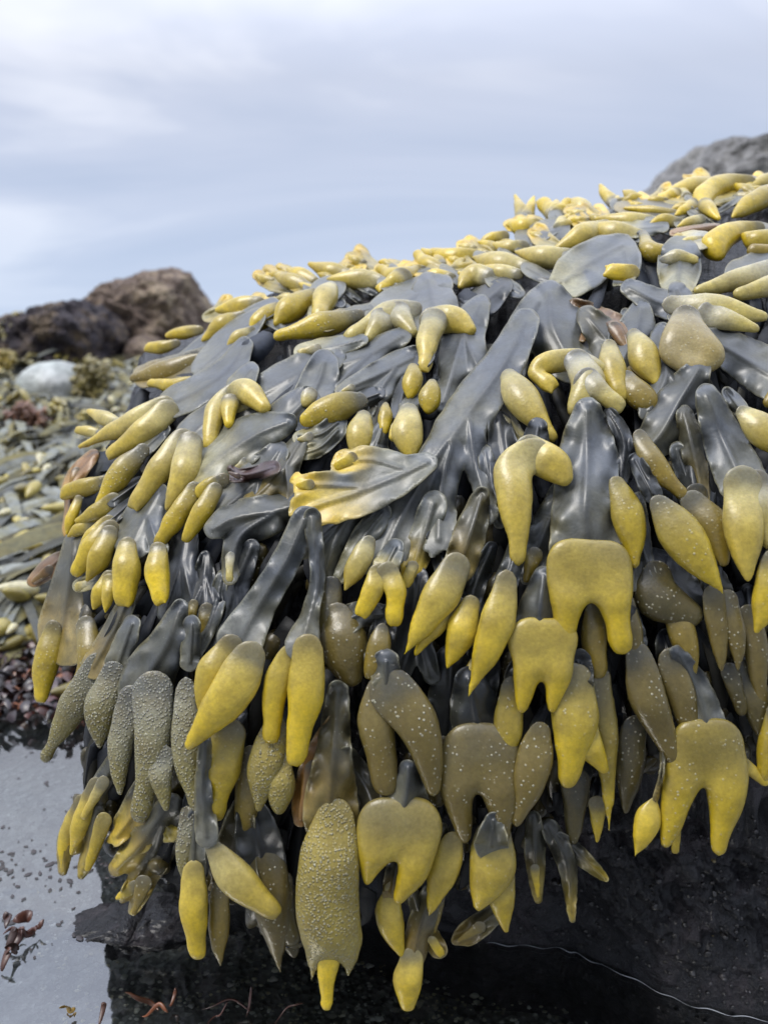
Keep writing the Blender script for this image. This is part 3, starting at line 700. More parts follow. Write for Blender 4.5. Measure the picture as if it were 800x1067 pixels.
# the crowded fringe of small tips along the skyline
SF = 'small yellow tips in the crowded fringe of the crest'
for k in range(46):
    u = 232 + k * 12.6 + random.uniform(-6, 6); v = float(crest(u)) + random.uniform(-2, 22)
    if 250 < u < 275 and v < 325: v += 12
    dx = random.choice((-1, -1, -1, 1)) * random.uniform(13, 24); dy = random.uniform(-7, 3)
    s_ = f'{u:.0f},{v + 3:.0f},4 {u + dx * .5:.0f},{v + dy * .3:.0f},{random.uniform(4.6, 6.6):.1f} {u + dx:.0f},{v + dy:.0f},2.5'
    if random.random() < .5: s_ += f'|{u:.0f},{v + 3:.0f},6 {u + dx * .25:.0f},{v + dy * .6 - 3:.0f},5 {u + dx * .5:.0f},{v + dy - 6:.0f},2'
    if k % 5 < 3:
        b_ = f'{u - dx * .8:.0f},{v + 6:.0f},4 {u:.0f},{v + 2:.0f},7 {u + dx * .6:.0f},{v + dy * .4:.0f},6 {u + dx * 1.1:.0f},{v + dy - 2:.0f},3|{u:.0f},{v + 2:.0f},6 {u + dx * .3:.0f},{v + dy - 4:.0f},5 {u + dx * .55:.0f},{v + dy - 8:.0f},2.5'
        F('small yellow tip among the many crowding the fringe along the crest', random.uniform(-6, 6), [('A', b_, {'curl': random.choice((-.8, .8, 1.2)), 'wavy_tip': 1})],
          [(random.choice('YyP'), f'{u + dx * .2:.0f},{v + dy * .2:.0f},4 {u + dx * .7:.0f},{v + dy * .5:.0f},5 {u + dx * 1.1:.0f},{v + dy - 2:.0f},2', {'flat': .6})], SF)
        continue
    F('small yellow tip among the many crowding the fringe along the crest', random.uniform(-6, 4), [], [(random.choice('YYYyP'), s_)], SF)

F('wide grey forked blade spreading over the hollow under the hooked boomerang pod', 9, [('G', '500,318,11 482,352,20 470,392,13 462,420,9|484,350,18 500,388,12 506,412,7', {'wavy_tip': 1})], [], BL)
F('broad grey forked blade between the star pod and the triangular buff pod', 11, [('G', '668,322,10 660,352,20 640,392,13|660,350,18 676,392,13 680,412,8', {'wavy_tip': 1})], [], BL)
F('broad slate forked blade right of the two legged pod on the left slope', 13, [('G', '290,470,11 268,500,20 236,528,12|270,498,17 262,540,10', {'wavy_tip': 1})], [], BL)
F('olive forked blade low at the left among the warty pods', 9, [('k', '165,800,10 150,835,18 122,872,9|150,832,15 152,880,9|155,825,14 178,870,8', {'wavy_tip': 1})], [], BL)
F('olive grey forked blade hanging low behind the golden swinging pod', 8, [('N', '252,840,10 246,880,19 226,925,9|248,876,16 262,930,9', {'wavy_tip': 1})], [], BL)
# ---------------------------------------------------------------- generic rock material
def rock_material(name, cols, scale, rough=.75, bumpd=.01, speck=0.0, wet=0.0):
    m, nt, out = new_mat(name); g = N(nt)
    co = g.n('ShaderNodeTexCoord').outputs['Object']
    a = g.noise(co, scale, 8, .65, .4)
    b = g.noise(co, scale * 5, 6, .7)
    v = g.vor(co, scale * 3.1).outputs['Distance']
    c = g.ramp(a, [(.30, cols[0]), (.50, cols[1]), (.70, cols[2])])
    c = g.mix(.55, c, g.mix(1, c, g.ramp(b, [(.35, .35), (.65, 1.7)]), 'MULTIPLY'))
    if speck:
        s = g.vor(co, scale * 14).outputs['Distance']
        c = g.mix(g.math('MULTIPLY', g.ramp(s, [(.10, 1), (.20, 0)]), g.ramp(g.noise(co, scale * 2, 2), [(.5, 0), (.65, speck)])), c, (.40, .38, .34))
    n = g.bump(a, .9, bumpd * 3); n = g.bump(b, .8, bumpd, n); n = g.bump(v, .5, bumpd, n)
    p = g.n('ShaderNodeBsdfPrincipled', {'Base Color': c, 'Roughness': rough, 'Normal': n, 'Coat Weight': wet, 'Coat Roughness': .2})
    nt.links.new(p.outputs[0], out.inputs[0]); return m

def fbm(P, s, seed=0.0, octv=4):
    return np.array([mnoise.fractal(Vector((p[0] * s + seed, p[1] * s - seed, p[2] * s + seed * .5)), .6, 2.0, octv) for p in P])

# ---------------------------------------------------------------- the rock the weed grows on
BU = [-60, 60, 110, 200, 300, 400, 510, 590, 650, 700, 800, 1000]
BV = [720, 770, 835, 905, 940, 955, 982, 986, 1012, 1040, 1062, 1100]
def rock_mesh():
    us = np.r_[np.linspace(92, 860, 260), np.linspace(875, 1100, 12)]
    cols = []
    for u in us:
        vb = np.interp(u, BU, BV); w0 = on_level(u, vb)
        zb = (w0 - CAM) @ FWD
        vs = np.r_[np.linspace(vb, vb - 180, 60), np.linspace(vb - 190, crest(u) + 10 + max(0, 150 - u) * 2.4, 24)]
        t = np.clip((vb - vs) / 230, 0, 1); t = t * t * (3 - 2 * t)
        zc = zb * (1 - t) + (mound(np.full(len(vs), u), vs) + .045) * t
        front = at(np.full(len(vs), u), vs, np.maximum(zc, mound(np.full(len(vs), u), vs) + .03))
        c = front[-1]
        back = [c + np.array([.02 * k, .09 * k, -.012 * k * k]) for k in range(1, 9)]
        foot = [w0 + np.array([0, .02, -.14])]
        cols.append(np.vstack([foot, front, back, [back[-1] * np.array([1, 1, 0]) + [0, .1, -.14]]]))
    left = []
    for k in (3, 2, 1):
        c = cols[0].copy(); c[:, 1] += .05 * k; c[:, 0] += .01 * k
        c[:, 2] = np.where(c[:, 2] > 0, c[:, 2] * (1 - .11 * k * k), c[:, 2]); left.append(c)
    cols = left + cols
    V = np.array(cols); nu, nv = V.shape[:2]; V = V.reshape(-1, 3)
    d = fbm(V, 16, 3.1, 5)
    nrm = np.zeros_like(V); nrm[:, 1] = 1
    up_ = np.clip(V[:, 2] / .06, 0, 1)
    V = V + nrm * ((d * .016 + fbm(V, 48, 1.7, 5) * .009) * up_)[:, None]
    V[:, 2] += fbm(V, 9, 8.2, 3) * .006 * up_
    i, j = np.meshgrid(np.arange(nu - 1), np.arange(nv - 1), indexing='ij'); a = (i * nv + j).ravel()
    F_ = np.stack([a, a + nv, a + nv + 1, a + 1], 1)
    return V, F_
M_ROCK = rock_material('wet_black_rock', ((.003, .003, .005), (.010, .010, .013), (.05, .040, .045)), 24, .42, .006, .15, .2)
V_, F_ = rock_mesh()
o = mesh_obj('shore_rock', V_, F_, M_ROCK)
tag(o, 'large wet black rock rising from the tide pool under the seaweed', 'rock')

# ---------------------------------------------------------------- matted weed in the hollows, shade put into its colour, beyond counting
def ribbon(path, wid, nrm, cup=0.0):
    """path (n,3), width (n,), nrm (n,3) -> verts, faces (three across)"""
    n = len(path); tan = np.gradient(path, axis=0); side = np.cross(tan, nrm); side /= (np.linalg.norm(side, axis=1, keepdims=True) + 1e-9)
    L_ = path - side * wid[:, None]; R_ = path + side * wid[:, None]; M_ = path + nrm * (cup * wid[:, None])
    V = np.stack([L_, M_, R_], 1).reshape(-1, 3)
    i = np.arange(n - 1)[:, None] * 3 + np.arange(2)[None]
    i = i.ravel(); F = np.stack([i, i + 1, i + 4, i + 3], 1); return V, F

class Pile:
    def __init__(s): s.v = []; s.f = []; s.c = []; s.n = 0
    def add(s, V, F, col):
        s.v.append(V); s.f.append(F + s.n); s.n += len(V)
        s.c.append(np.c_[np.broadcast_to(col, (len(V), 3)), np.ones(len(V))])
    def build(s, name, mat, extra=None):
        V = np.vstack(s.v); a = {'col': np.vstack(s.c)}
        if extra is not None: a['dots'] = np.full(len(V), extra)
        return mesh_obj(name, V, np.vstack(s.f), mat, None, a)

def ball(nu=8, nv=6):
    V = []; F = []
    for j in range(nv + 1):
        th = math.pi * j / nv
        for i in range(nu):
            ph = 2 * math.pi * i / nu; V.append((math.sin(th) * math.cos(ph), math.sin(th) * math.sin(ph), -math.cos(th)))
    for j in range(nv):
        for i in range(nu):
            F.append((j * nu + i, j * nu + (i + 1) % nu, (j + 1) * nu + (i + 1) % nu, (j + 1) * nu + i))
    return np.array(V), np.array(F)
BALL = ball(10, 8)
LU = [60, 120, 200, 300, 400, 500, 560, 620, 700, 800, 950]
LV = [790, 870, 900, 960, 930, 900, 850, 800, 770, 770, 780]
under = Pile(); lump = Pile()
for k in range(620):
    u = random.uniform(95, 900); top = crest(u) + 14; bot = np.interp(u, LU, LV)
    v = top + (bot - top) * random.uniform(0, 1) ** .9
    s = (v - top) / (bot - top)
    if s < .05: continue
    lean = np.interp(u, [80, 250, 500, 900], [-1.0, -.5, -.1, .15]) * (1 - .6 * s)
    dx, dy = lean + random.uniform(-.35, .35), .35 + s + random.uniform(-.1, .2)
    l = math.hypot(dx, dy); dx /= l; dy /= l
    ln = random.uniform(45, 120) * (1.0 if s > .3 else .7); w = random.uniform(6, 15)
    n = 8; q = np.linspace(0, 1, n)
    bend = random.uniform(-14, 14)
    pu = u + dx * ln * q - dy * bend * np.sin(q * 2.6); pv = v + dy * ln * q + dx * bend * np.sin(q * 2.6)
    pu = np.maximum(pu, np.where(pv < 480, 150, 100) - 8 * q)
    pv = np.minimum(pv, np.interp(pu, LU, LV) + 14); pv = np.maximum(pv, crest(pu) + 8)
    back = random.uniform(.004, .026)
    lift = .006 * np.sin(q * 3 + random.uniform(0, 3))
    P = at(pu, pv, mound(pu, pv) + back - lift)
    m_ = mound(pu, pv).mean() / FPX
    wd = w * m_ * np.interp(q, [0, .3, .75, 1], [.6, .9, 1.0, .35])
    nr = -FWD + np.array([random.uniform(-.7, .7), 0, random.uniform(-.1, .5)]); nr = np.broadcast_to(nr / np.linalg.norm(nr), P.shape)
    V, F2 = ribbon(P, wd, nr, random.uniform(-.3, .5))
    shaded_c = np.array([.011, .014, .022]) if random.random() < .8 else np.array([.022, .020, .013])  # near black in place of the shade between fronds
    under.add(V, F2, shaded_c * random.uniform(.25, 1.1) * (2.6 if s < .2 else 1))
    if random.random() < .42 and s > .3:
        r = random.uniform(8, 14) * m_
        e = P[-1]; ax = P[-1] - P[-3]; ax = ax / (np.linalg.norm(ax) + 1e-9)
        sd = np.cross(ax, FWD); sd /= np.linalg.norm(sd) + 1e-9; up_ = np.cross(sd, ax)
        B = BALL[0].copy(); z = B[:, 2:3]; tp = 1 - .35 * np.clip(z, -1, 1)
        Vb = e + (B[:, 0:1] * sd * tp + B[:, 1:2] * up_ * tp * .8) * r + z * ax * r * random.uniform(1.8, 2.8)
        lump.add(Vb, BALL[1], np.array([.055, .045, .015]) * random.uniform(.3, 1.3))  # pod colour darkened for the shade of the hollows
o = under.build('matted_seaweed', M_MATTED); tag(o, kind='stuff', label='matted seaweed painted shade-dark in the hollows between the fronds', cat='seaweed')
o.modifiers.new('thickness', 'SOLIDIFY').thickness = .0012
o = lump.build('matted_seaweed_pods', M_POD, .8); tag(o, kind='stuff', label='small pods painted shade-dark deep in the hollows between the fronds', cat='seaweed')

# ---------------------------------------------------------------- ground, pool and sea
def ground_h(x, y):
    x = np.asarray(x, float); y = np.asarray(y, float)
    prof = np.interp(y, [-50, -.4, .3, .95, 1.15, 1.6, 3, 5.2, 7, 10, 40, 3000], [-.3, -.09, -.075, -.03, .022, .075, .235, .54, .5, -.5, -1.2, -1.2])
    pool_edge = np.clip((x + .05) / 1.2, 0, 1)
    return prof - .05 * pool_edge * (np.abs(y) < 4)
xs = np.r_[-2500, -600, -150, -40, -14, np.linspace(-5, 5, 150), 14, 40, 150, 600, 2500]
ys = np.r_[-60, -10, np.linspace(-1, 7, 190), 8, 10, 14, 25, 60, 200, 800, 3000]
X, Y = np.meshgrid(xs, ys, indexing='ij')
P = np.stack([X.ravel(), Y.ravel(), ground_h(X, Y).ravel()], 1)
near = (np.abs(P[:, 0]) < 5.1) & (P[:, 1] > -1.1) & (P[:, 1] < 7.1)
nz = np.zeros(len(P)); nz[near] = fbm(P[near], 2.2, 5, 4) * .05 * np.clip((P[near, 1] - .7) / 1.5, .12, 1) + fbm(P[near], 11, 2, 3) * .008
P[:, 2] += nz
nx_, ny_ = len(xs), len(ys)
i, j = np.meshgrid(np.arange(nx_ - 1), np.arange(ny_ - 1), indexing='ij'); a = (i * ny_ + j).ravel()
m, nt, out = new_mat('gravelly_shore'); g = N(nt)
co = g.n('ShaderNodeTexCoord').outputs['Object']
big = g.noise(co, 9, 5, .6); 
v1 = g.vor(co, 190); v2 = g.vor(co, 75)
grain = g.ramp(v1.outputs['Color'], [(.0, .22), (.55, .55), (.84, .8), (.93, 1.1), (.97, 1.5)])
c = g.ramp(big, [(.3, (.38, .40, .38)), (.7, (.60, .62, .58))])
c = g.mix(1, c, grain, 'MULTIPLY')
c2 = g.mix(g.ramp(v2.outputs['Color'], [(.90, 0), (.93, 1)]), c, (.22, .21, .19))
n = g.bump(v1.outputs['Distance'], .8, .004); n = g.bump(v2.outputs['Distance'], .5, .006, n)
p = g.n('ShaderNodeBsdfPrincipled', {'Base Color': c2, 'Roughness': .55, 'Normal': n})
nt.links.new(p.outputs[0], out.inputs[0])
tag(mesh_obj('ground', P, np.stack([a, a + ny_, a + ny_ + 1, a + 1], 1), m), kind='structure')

m, nt, out = new_mat('still_water'); g = N(nt)
co = g.n('ShaderNodeTexCoord').outputs['Object']
n = g.bump(g.noise(co, 9, 3, .5), .14, .012); n = g.bump(g.noise(co, 60, 2, .5), .03, .003, n)
fr = g.n('ShaderNodeFresnel', {'IOR': 2.6, 'Normal': n}).outputs[0]
tr = g.n('ShaderNodeBsdfTransparent', {'Color': (.93, .96, .96, 1)})
gl = g.n('ShaderNodeBsdfGlossy', {'Roughness': .03, 'Color': (1, 1, 1, 1), 'Normal': n})
mx = g.n('ShaderNodeMixShader', {0: fr}); nt.links.new(tr.outputs[0], mx.inputs[1]); nt.links.new(gl.outputs[0], mx.inputs[2])
nt.links.new(mx.outputs[0], out.inputs[0])
M_WATER = m
def sheet(name, x0, x1, y0, y1, z, mat):
    return mesh_obj(name, [(x0, y0, z), (x1, y0, z), (x1, y1, z), (x0, y1, z)], [(0, 1, 2, 3)], mat)
tag(sheet('tide_pool_water', -3, 3, -1.5, 1.45, 0, M_WATER), kind='structure')
tag(sheet('sea', -2500, 2500, 8.5, 3000, -.45, M_WATER), kind='structure')
# pale ribbon painted as the highlight where the water meets the rock
rim_px = [(505, 981), (530, 983), (560, 985), (585, 987), (600, 992), (620, 1002), (650, 1014), (680, 1029), (710, 1043), (740, 1051), (770, 1057), (805, 1062), (850, 1075)]
R_ = np.array([on_level(u, v, .001) for u, v in rim_px])
t = np.linspace(0, len(R_) - 1, 90); R_ = np.stack([np.interp(t, np.arange(len(R_)), R_[:, k]) for k in range(3)], 1)
R_[:, 1] += .0012 * np.sin(t * 5.1); 
R_[:, 1] -= .003; R_[:, 2] = .002
wd = np.abs(np.sin(t * 2.3) * np.sin(t * 1.1 + .6)) * .0004 + .00010
m, nt, out = new_mat('painted_glint'); g = N(nt)
p = g.n('ShaderNodeBsdfPrincipled', {'Base Color': (.33, .35, .37, 1), 'Roughness': .3}); nt.links.new(p.outputs[0], out.inputs[0])
V, F2 = ribbon(R_, wd, np.broadcast_to(np.array([0, 0, 1.0]), R_.shape), .8)
tag(mesh_obj('meniscus_glint', V, F2, m), kind='structure')

# ---------------------------------------------------------------- weed covering the beach behind, beyond counting
cover = Pile(); cpods = Pile()
def gz(x, y):
    return float(ground_h(x, y)) + mnoise.fractal(Vector((x * 2.2 + 5, y * 2.2 - 5, .5)), .6, 2, 4) * .03
for k in range(5200):
    y = 1.22 + 4.3 * random.random() ** 1.6
    x = random.uniform(-.62 * y - .15, -.05 * y if y < 2.5 else .1 * y)
    patch = mnoise.noise(Vector((x * 2.3, y * 2.3, 3)))
    z = gz(x, y) + random.uniform(.0, .05) + .10 * max(0, mnoise.noise(Vector((x * 3.1, y * 2.1, 8))))
    ang = random.uniform(0, 6.28) if random.random() < .3 else -math.pi / 2 + random.uniform(-.8, .8)
    ln = random.uniform(.07, .24) * (1.3 if y < 1.9 else 1); w = random.uniform(.005, .016) * (1.35 if y < 1.9 else 1)
    q = np.linspace(0, 1, 6)
    P = np.stack([x + math.cos(ang) * ln * q, y + math.sin(ang) * ln * q, z + .02 * np.sin(q * 3) - .03 * q], 1)
    nr = np.array([random.uniform(-.6, .6), -.4 + random.uniform(-.4, .4), 1]); nr = np.broadcast_to(nr / np.linalg.norm(nr), P.shape)
    V, F2 = ribbon(P, w * np.interp(q, [0, .5, 1], [.6, 1, .5]), nr, random.uniform(-.2, .5))
    c = np.array([.17, .18, .17]) * random.uniform(.3, 1.6) if random.random() < .65 else np.array([.12, .11, .05]) * random.uniform(.5, 1.5)
    if patch > .42: c = np.array([.12, .05, .025]) * random.uniform(.6, 1.4)
    cover.add(V, F2, c)
    if random.random() < .6:
        for rep in range(random.choice((1, 1, 2, 3))):
            r = random.uniform(.006, .014); L2 = random.uniform(1.6, 3)
            e = P[-1] + np.array([random.uniform(-.015, .015), random.uniform(-.015, .015), random.uniform(0, .015)])
            ax = np.array([math.cos(ang) + random.uniform(-.6, .6), math.sin(ang) + random.uniform(-.6, .6), random.uniform(-.7, .5)]); ax /= np.linalg.norm(ax)
            sd = np.cross(ax, [0, 0, 1.0]); sd /= np.linalg.norm(sd) + 1e-9; up_ = np.cross(sd, ax)
            B = BALL[0]; zz = B[:, 2:3]; tp = 1 - .35 * zz
            c = np.array([.42, .35, .09]) * random.uniform(.35, 1.3)
            if random.random() < .25: c = np.array([.60, .56, .36])
            if patch > .42: c = np.array([.16, .07, .03])
            cpods.add(e + (B[:, 0:1] * sd + B[:, 1:2] * up_ * .8) * tp * r + zz * ax * r * L2, BALL[1], c)
tag(cover.build('beach_seaweed', M_MATTED), kind='stuff', label='grey straps of seaweed matted over the beach behind', cat='seaweed')
tag(cpods.build('beach_seaweed_pods', M_POD, 0), kind='stuff', label='small yellow pods of the seaweed covering the beach behind', cat='seaweed')

# red and brown litter at the far edge of the pool
lit = Pile()
for k in range(900):
    p = on_level(random.uniform(-80, 130), random.uniform(672, 762) if k % 3 else random.uniform(690, 735))
    x, y = p[0], p[1]; z = max(float(ground_h(x, y)), .001) + random.uniform(.002, .022)
    ang = random.uniform(0, 6.28); ln = random.uniform(.008, .032); q = np.linspace(0, 1, 4)
    P = np.stack([x + math.cos(ang) * ln * q, y + math.sin(ang) * ln * q, z + .008 * np.sin(q * 3)], 1)
    nr = np.array([random.uniform(-1, 1), random.uniform(-1, 1), 1]); nr = np.broadcast_to(nr / np.linalg.norm(nr), P.shape)
    V, F2 = ribbon(P, random.uniform(.003, .009) * np.interp(q, [0, .5, 1], [.5, 1, .4]), nr, .4)
    c = random.choice([(.03, .018, .025), (.04, .02, .03), (.02, .016, .02), (.20, .075, .04), (.03, .02, .02), (.07, .025, .025)])
    lit.add(V, F2, np.array(c) * random.uniform(.7, 1.3))
tag(lit.build('seaweed_litter', M_BLADE), kind='stuff', label='red and purple scraps of weed along the pool edge', cat='seaweed')
# dark flecks floating on the bright water
fl = Pile()
for k in range(150):
    p = on_level(random.uniform(-10, 120), random.gauss(905, 12) if k % 2 else random.uniform(770, 1000)); r = random.uniform(.0006, .0024) * (1 if k % 5 else 1.7)
    q = np.linspace(-1, 1, 4); an = random.uniform(0, 6.28)
    P = np.stack([p[0] + math.cos(an) * r * q, p[1] + math.sin(an) * r * q, .0005 + 0 * q], 1)
    V, F2 = ribbon(P, r * .6 * np.array([.4, 1, 1, .3]), np.broadcast_to(np.array([0, 0, 1.0]), P.shape), .3); fl.add(V, F2, (.03, .02, .02))
tag(fl.build('floating_flecks', M_BLADE), kind='stuff', label='dark flecks of weed floating on the bright pool', cat='seaweed')

# ---------------------------------------------------------------- boulders
def uv_sphere(nu, nv):
    th = np.linspace(0, math.pi, nv); ph = np.linspace(0, 2 * math.pi, nu, endpoint=False)
    T, Pp = np.meshgrid(th, ph, indexing='ij'); n = nu
    F = []
    for j in range(nv - 1):
        for i in range(nu): F.append((j * nu + i, j * nu + (i + 1) % nu, (j + 1) * nu + (i + 1) % nu, (j + 1) * nu + i))
    return T.ravel(), Pp.ravel(), np.array(F)
def boulder(name, label, outline, y, depth, mat, rough=.1, seed=1.0, sc=3.0, cat='boulder'):
    """outline: pixel silhouette; the stone stands at distance y and is depth metres thick"""
    pts = np.array([at_y(u, v, y) for u, v in outline]); c = pts.mean(0)
    dx, dz = pts[:, 0] - c[0], pts[:, 2] - c[2]
    ang = np.arctan2(dz, dx); o = np.argsort(ang); ang = ang[o]; rad = np.hypot(dx, dz)[o]
    ang = np.r_[ang - 2 * math.pi, ang, ang + 2 * math.pi]; rad = np.r_[rad, rad, rad]
    T, Pp, Fc = uv_sphere(110, 60)
    # polar axis along Y (away from the viewer)
    r = np.interp((Pp + math.pi) % (2 * math.pi) - math.pi, ang, rad)
    prof = np.sin(T) ** .75
    X = r * prof * np.cos(Pp); Z = r * prof * np.sin(Pp); Yy = -np.cos(T) * depth / 2
    V = np.stack([X, Yy, Z], 1)
    d = fbm(V, sc, seed, 6); rid = 1 - np.abs(fbm(V, sc * .8, seed + 9, 3)) * 2
    vr = np.array([mnoise.voronoi(Vector((q[0] * sc * 1.1 + seed, q[1] * sc * 1.1, q[2] * sc * 1.1 + seed * .3)))[0] for q in V])
    fac = (vr[:, 1] - vr[:, 0])
    fac = np.clip(fac * 2.2, 0, 1) - .7
    V = V * (1 + (rough * d + rough * .45 * fbm(V, sc * 3.7, seed + 4, 5) + rough * .5 * (rid - .6) * np.abs(np.cos(T)) + rough * .55 * fac)[:, None])
    o = mesh_obj(name, V, Fc, mat); o.location = c
    return tag(o, label, cat)
M_BR = rock_material('brown_boulder_rock', ((.06, .042, .038), (.20, .145, .11), (.55, .44, .30)), 6.5, .85, .03, .8)
M_DK = rock_material('dark_weedy_rock', ((.016, .015, .022), (.06, .047, .055), (.26, .19, .11)), 8, .8, .03, .3)
M_GR = rock_material('grey_boulder_rock', ((.15, .15, .15), (.26, .255, .25), (.42, .41, .39)), 5.5, .9, .03, 0)
M_PL = rock_material('pale_smooth_stone', ((.26, .31, .27), (.36, .38, .36), (.50, .50, .48)), 4, .6, .004, 0)
boulder('boulder', 'brown boulder with a flat sloping top, tallest on the left skyline',
        [(78, 330), (92, 318), (112, 303), (140, 291), (166, 284), (190, 285), (206, 291), (209, 306), (222, 322), (228, 345), (215, 385), (150, 395), (90, 390)], 4.6, .9, M_BR, .10, 2.2, 4)
boulder('boulder', 'low dark boulder with yellow brown edges left of the tall brown boulder',
        [(2, 345), (18, 332), (45, 323), (80, 317), (108, 322), (126, 340), (134, 370), (128, 400), (90, 410), (30, 405), (0, 385)], 4.0, .8, M_DK, .12, 6.2, 5)
boulder('boulder', 'grey boulder on the skyline at the right, behind the top of the mound',
        [(646, 222), (668, 204), (684, 191), (701, 172), (713, 164), (736, 165), (752, 162), (768, 165), (790, 161), (815, 167), (850, 178), (890, 200), (880, 300), (760, 330), (660, 300)], 4.2, 1.5, M_GR, .09, 4.2, 3.2)
boulder('boulder', 'pale smooth stone with a green tint lying among the beach seaweed',
        [(24, 395), (34, 383), (52, 377), (70, 378), (86, 388), (98, 405), (100, 420), (75, 430), (40, 425), (25, 412)], 3.0, .35, M_PL, .03, 1.2, 4, 'stone')
boulder('boulder', 'small grey brown rock in the gap right of the low dark boulder',
        [(132, 362), (142, 352), (160, 350), (172, 360), (174, 380), (150, 390), (134, 384)], 4.1, .4, M_BR, .08, 9.2, 6)
yl = float(on_level(140, 962)[1])  # ledge added to hide the hard edge of the mound's reflection
boulder('added_ledge', 'low black ledge added to break up the reflection edge under the lower left fronds',
        [(66, 966), (84, 960), (104, 957), (124, 952), (150, 951), (200, 950), (240, 954), (225, 970), (170, 974), (110, 972), (84, 970)], yl, .05, M_ROCK, .16, 3.2, 26, 'rock')
# weed clumps on the dark boulder and beside the pale stone
for name, lab, uu, vv, ww, hh, yy, c1, c2 in (
        ('weed_clump', 'yellow green weed clump hanging on the left end of the low dark boulder', 22, 352, 32, 26, 3.75, (.17, .155, .05), (.30, .26, .09)),
        ('weed_clump', 'yellow weed clump on the right shoulder of the pale smooth stone', 98, 392, 26, 22, 2.85, (.20, .17, .06), (.34, .29, .09)),
        ('weed_clump', 'rust brown weed patch below the pale smooth stone', 28, 434, 34, 16, 2.35, (.13, .045, .015), (.18, .075, .03)),
        ('weed_clump', 'golden weed tuft at the left edge beside the low dark boulder', 4, 374, 14, 12, 3.4, (.32, .26, .07), (.44, .34, .08))):
    pl = Pile()
    for k in range(520):
        a_, r_ = random.uniform(0, 6.28), math.sqrt(random.random()); r_ *= .8 + .3 * math.sin(a_ * 3 + uu) * math.sin(a_ * 5)
        p = at_y(uu + math.cos(a_) * r_ * ww, vv + math.sin(a_) * r_ * hh, yy + random.uniform(-.05, .16)); s_ = yy / FPX
        an = random.uniform(-2.6, -.5); ln = random.uniform(3, 8) * s_; q = np.linspace(0, 1, 4)
        Pth = np.stack([p[0] + math.cos(an) * ln * q, p[1] - .03 * np.sin(q * 3), p[2] + math.sin(an) * ln * q], 1)
        nr = np.array([random.uniform(-.5, .5), -1, random.uniform(-.2, .8)]); nr = np.broadcast_to(nr / np.linalg.norm(nr), Pth.shape)
        V, F2 = ribbon(Pth, random.uniform(.8, 2.0) * s_ * np.array([.6, 1, 1, .4]), nr, .5)
        t_ = random.random(); pl.add(V, F2, (np.array(c1) * (1 - t_) + np.array(c2) * t_) * random.uniform(.6, 1.3))
    tag(pl.build(name, M_BLADE), lab, 'weed clump')

# ---------------------------------------------------------------- red weed sprigs, shells
def sprig(label, spots, col):
    """leafy red weed at water level; spots: leaf centres (u, v, length px, direction deg, half width px)"""
    u0, v0 = spots[0][:2]; b = on_level(u0, v0, .004); root = tag(empty('red_seaweed_sprig', b), label, 'seaweed')
    for (u, v, ln, an, w) in spots:
        p = on_level(u, v, .008); s = np.linalg.norm(p - CAM) / FPX
        a_ = math.radians(an); q = np.linspace(0, 1, 8)
        path = np.stack([p[0] + math.cos(a_) * ln * s * (q - .5) , p[1] + .008 * np.sin(q * 2) + .002 * np.sin(q * 9 + u), p[2] + math.sin(a_) * ln * s * (q - .5) + .0025 * np.sin(q * 5 + v)], 1)
        path[:, 2] = np.maximum(path[:, 2], .001)
        wd = w * s * np.interp(q, [0, .2, .6, .9, 1], [.15, .6, 1, .75, .2])
        nr = np.array([random.uniform(-.4, .4), -.8, .6]); nr = np.broadcast_to(nr / np.linalg.norm(nr), path.shape)
        V, F2 = ribbon(path, wd, nr, .35)
        c = np.array(col) * random.uniform(.5, 1.4)
        o = mesh_obj('leaf', V - b, F2, M_BLADE, root, {'col': np.c_[np.broadcast_to(c, (len(V), 3)), np.ones(len(V))]})
        o.modifiers.new('thickness', 'SOLIDIFY').thickness = .0008
        sm = o.modifiers.new('soft', 'SUBSURF'); sm.levels = sm.render_levels = 1
sprig('dark red leafy seaweed sprig lying on the bright water at the left edge', [(8, 984, 14, 60, 4), (21, 962, 15, 15, 6), (4, 962, 13, 110, 5), (3, 1004, 12, 70, 5), (26, 976, 13, -25, 4), (12, 975, 13, 5, 4), (36, 970, 8, 10, 3), (10, 994, 10, -60, 4), (16, 984, 9, 30, 4)], (.055, .02, .014))
sprig('orange brown seaweed strands curling at the bottom edge of the pool', [(146, 1050, 34, -38, 2.6), (160, 1060, 22, -20, 2.4), (104, 1060, 9, 80, 3), (178, 1046, 9, 60, 2)], (.16, .05, .014))
sprig('thin rust red seaweed strands at the bottom edge, right of the orange strands', [(235, 1055, 44, -8, 1.1), (258, 1052, 20, 80, 1.6), (300, 1060, 26, 10, 1.0), (225, 1064, 18, 30, 1)], (.06, .018, .01))
sprig('single yellow brown strand at the bottom left corner of the pool', [(68, 1058, 16, -60, 3), (72, 1064, 9, -70, 2)], (.24, .15, .03))
grit = Pile()
for k in range(1500):
    p = on_level(random.uniform(40, 620), random.uniform(930, 1075), -.05); r = random.uniform(.0006, .0019) * (1 if random.random() < .93 else 1.8)
    p[2] = float(ground_h(p[0], p[1])) + .008 + random.uniform(0, .006)
    B = BALL[0] * np.array([1, .8, .5]) * (1 + .3 * np.sin(BALL[0][:, [1]] * 3 + k))
    grit.add(p + B * r, BALL[1], np.array([.8, .82, .8]) * random.uniform(.35, 1.1))
tag(grit.build('pool_grit', M_BLADE), kind='stuff', label='pale grit and shell sand on the bottom of the pool', cat='grit')

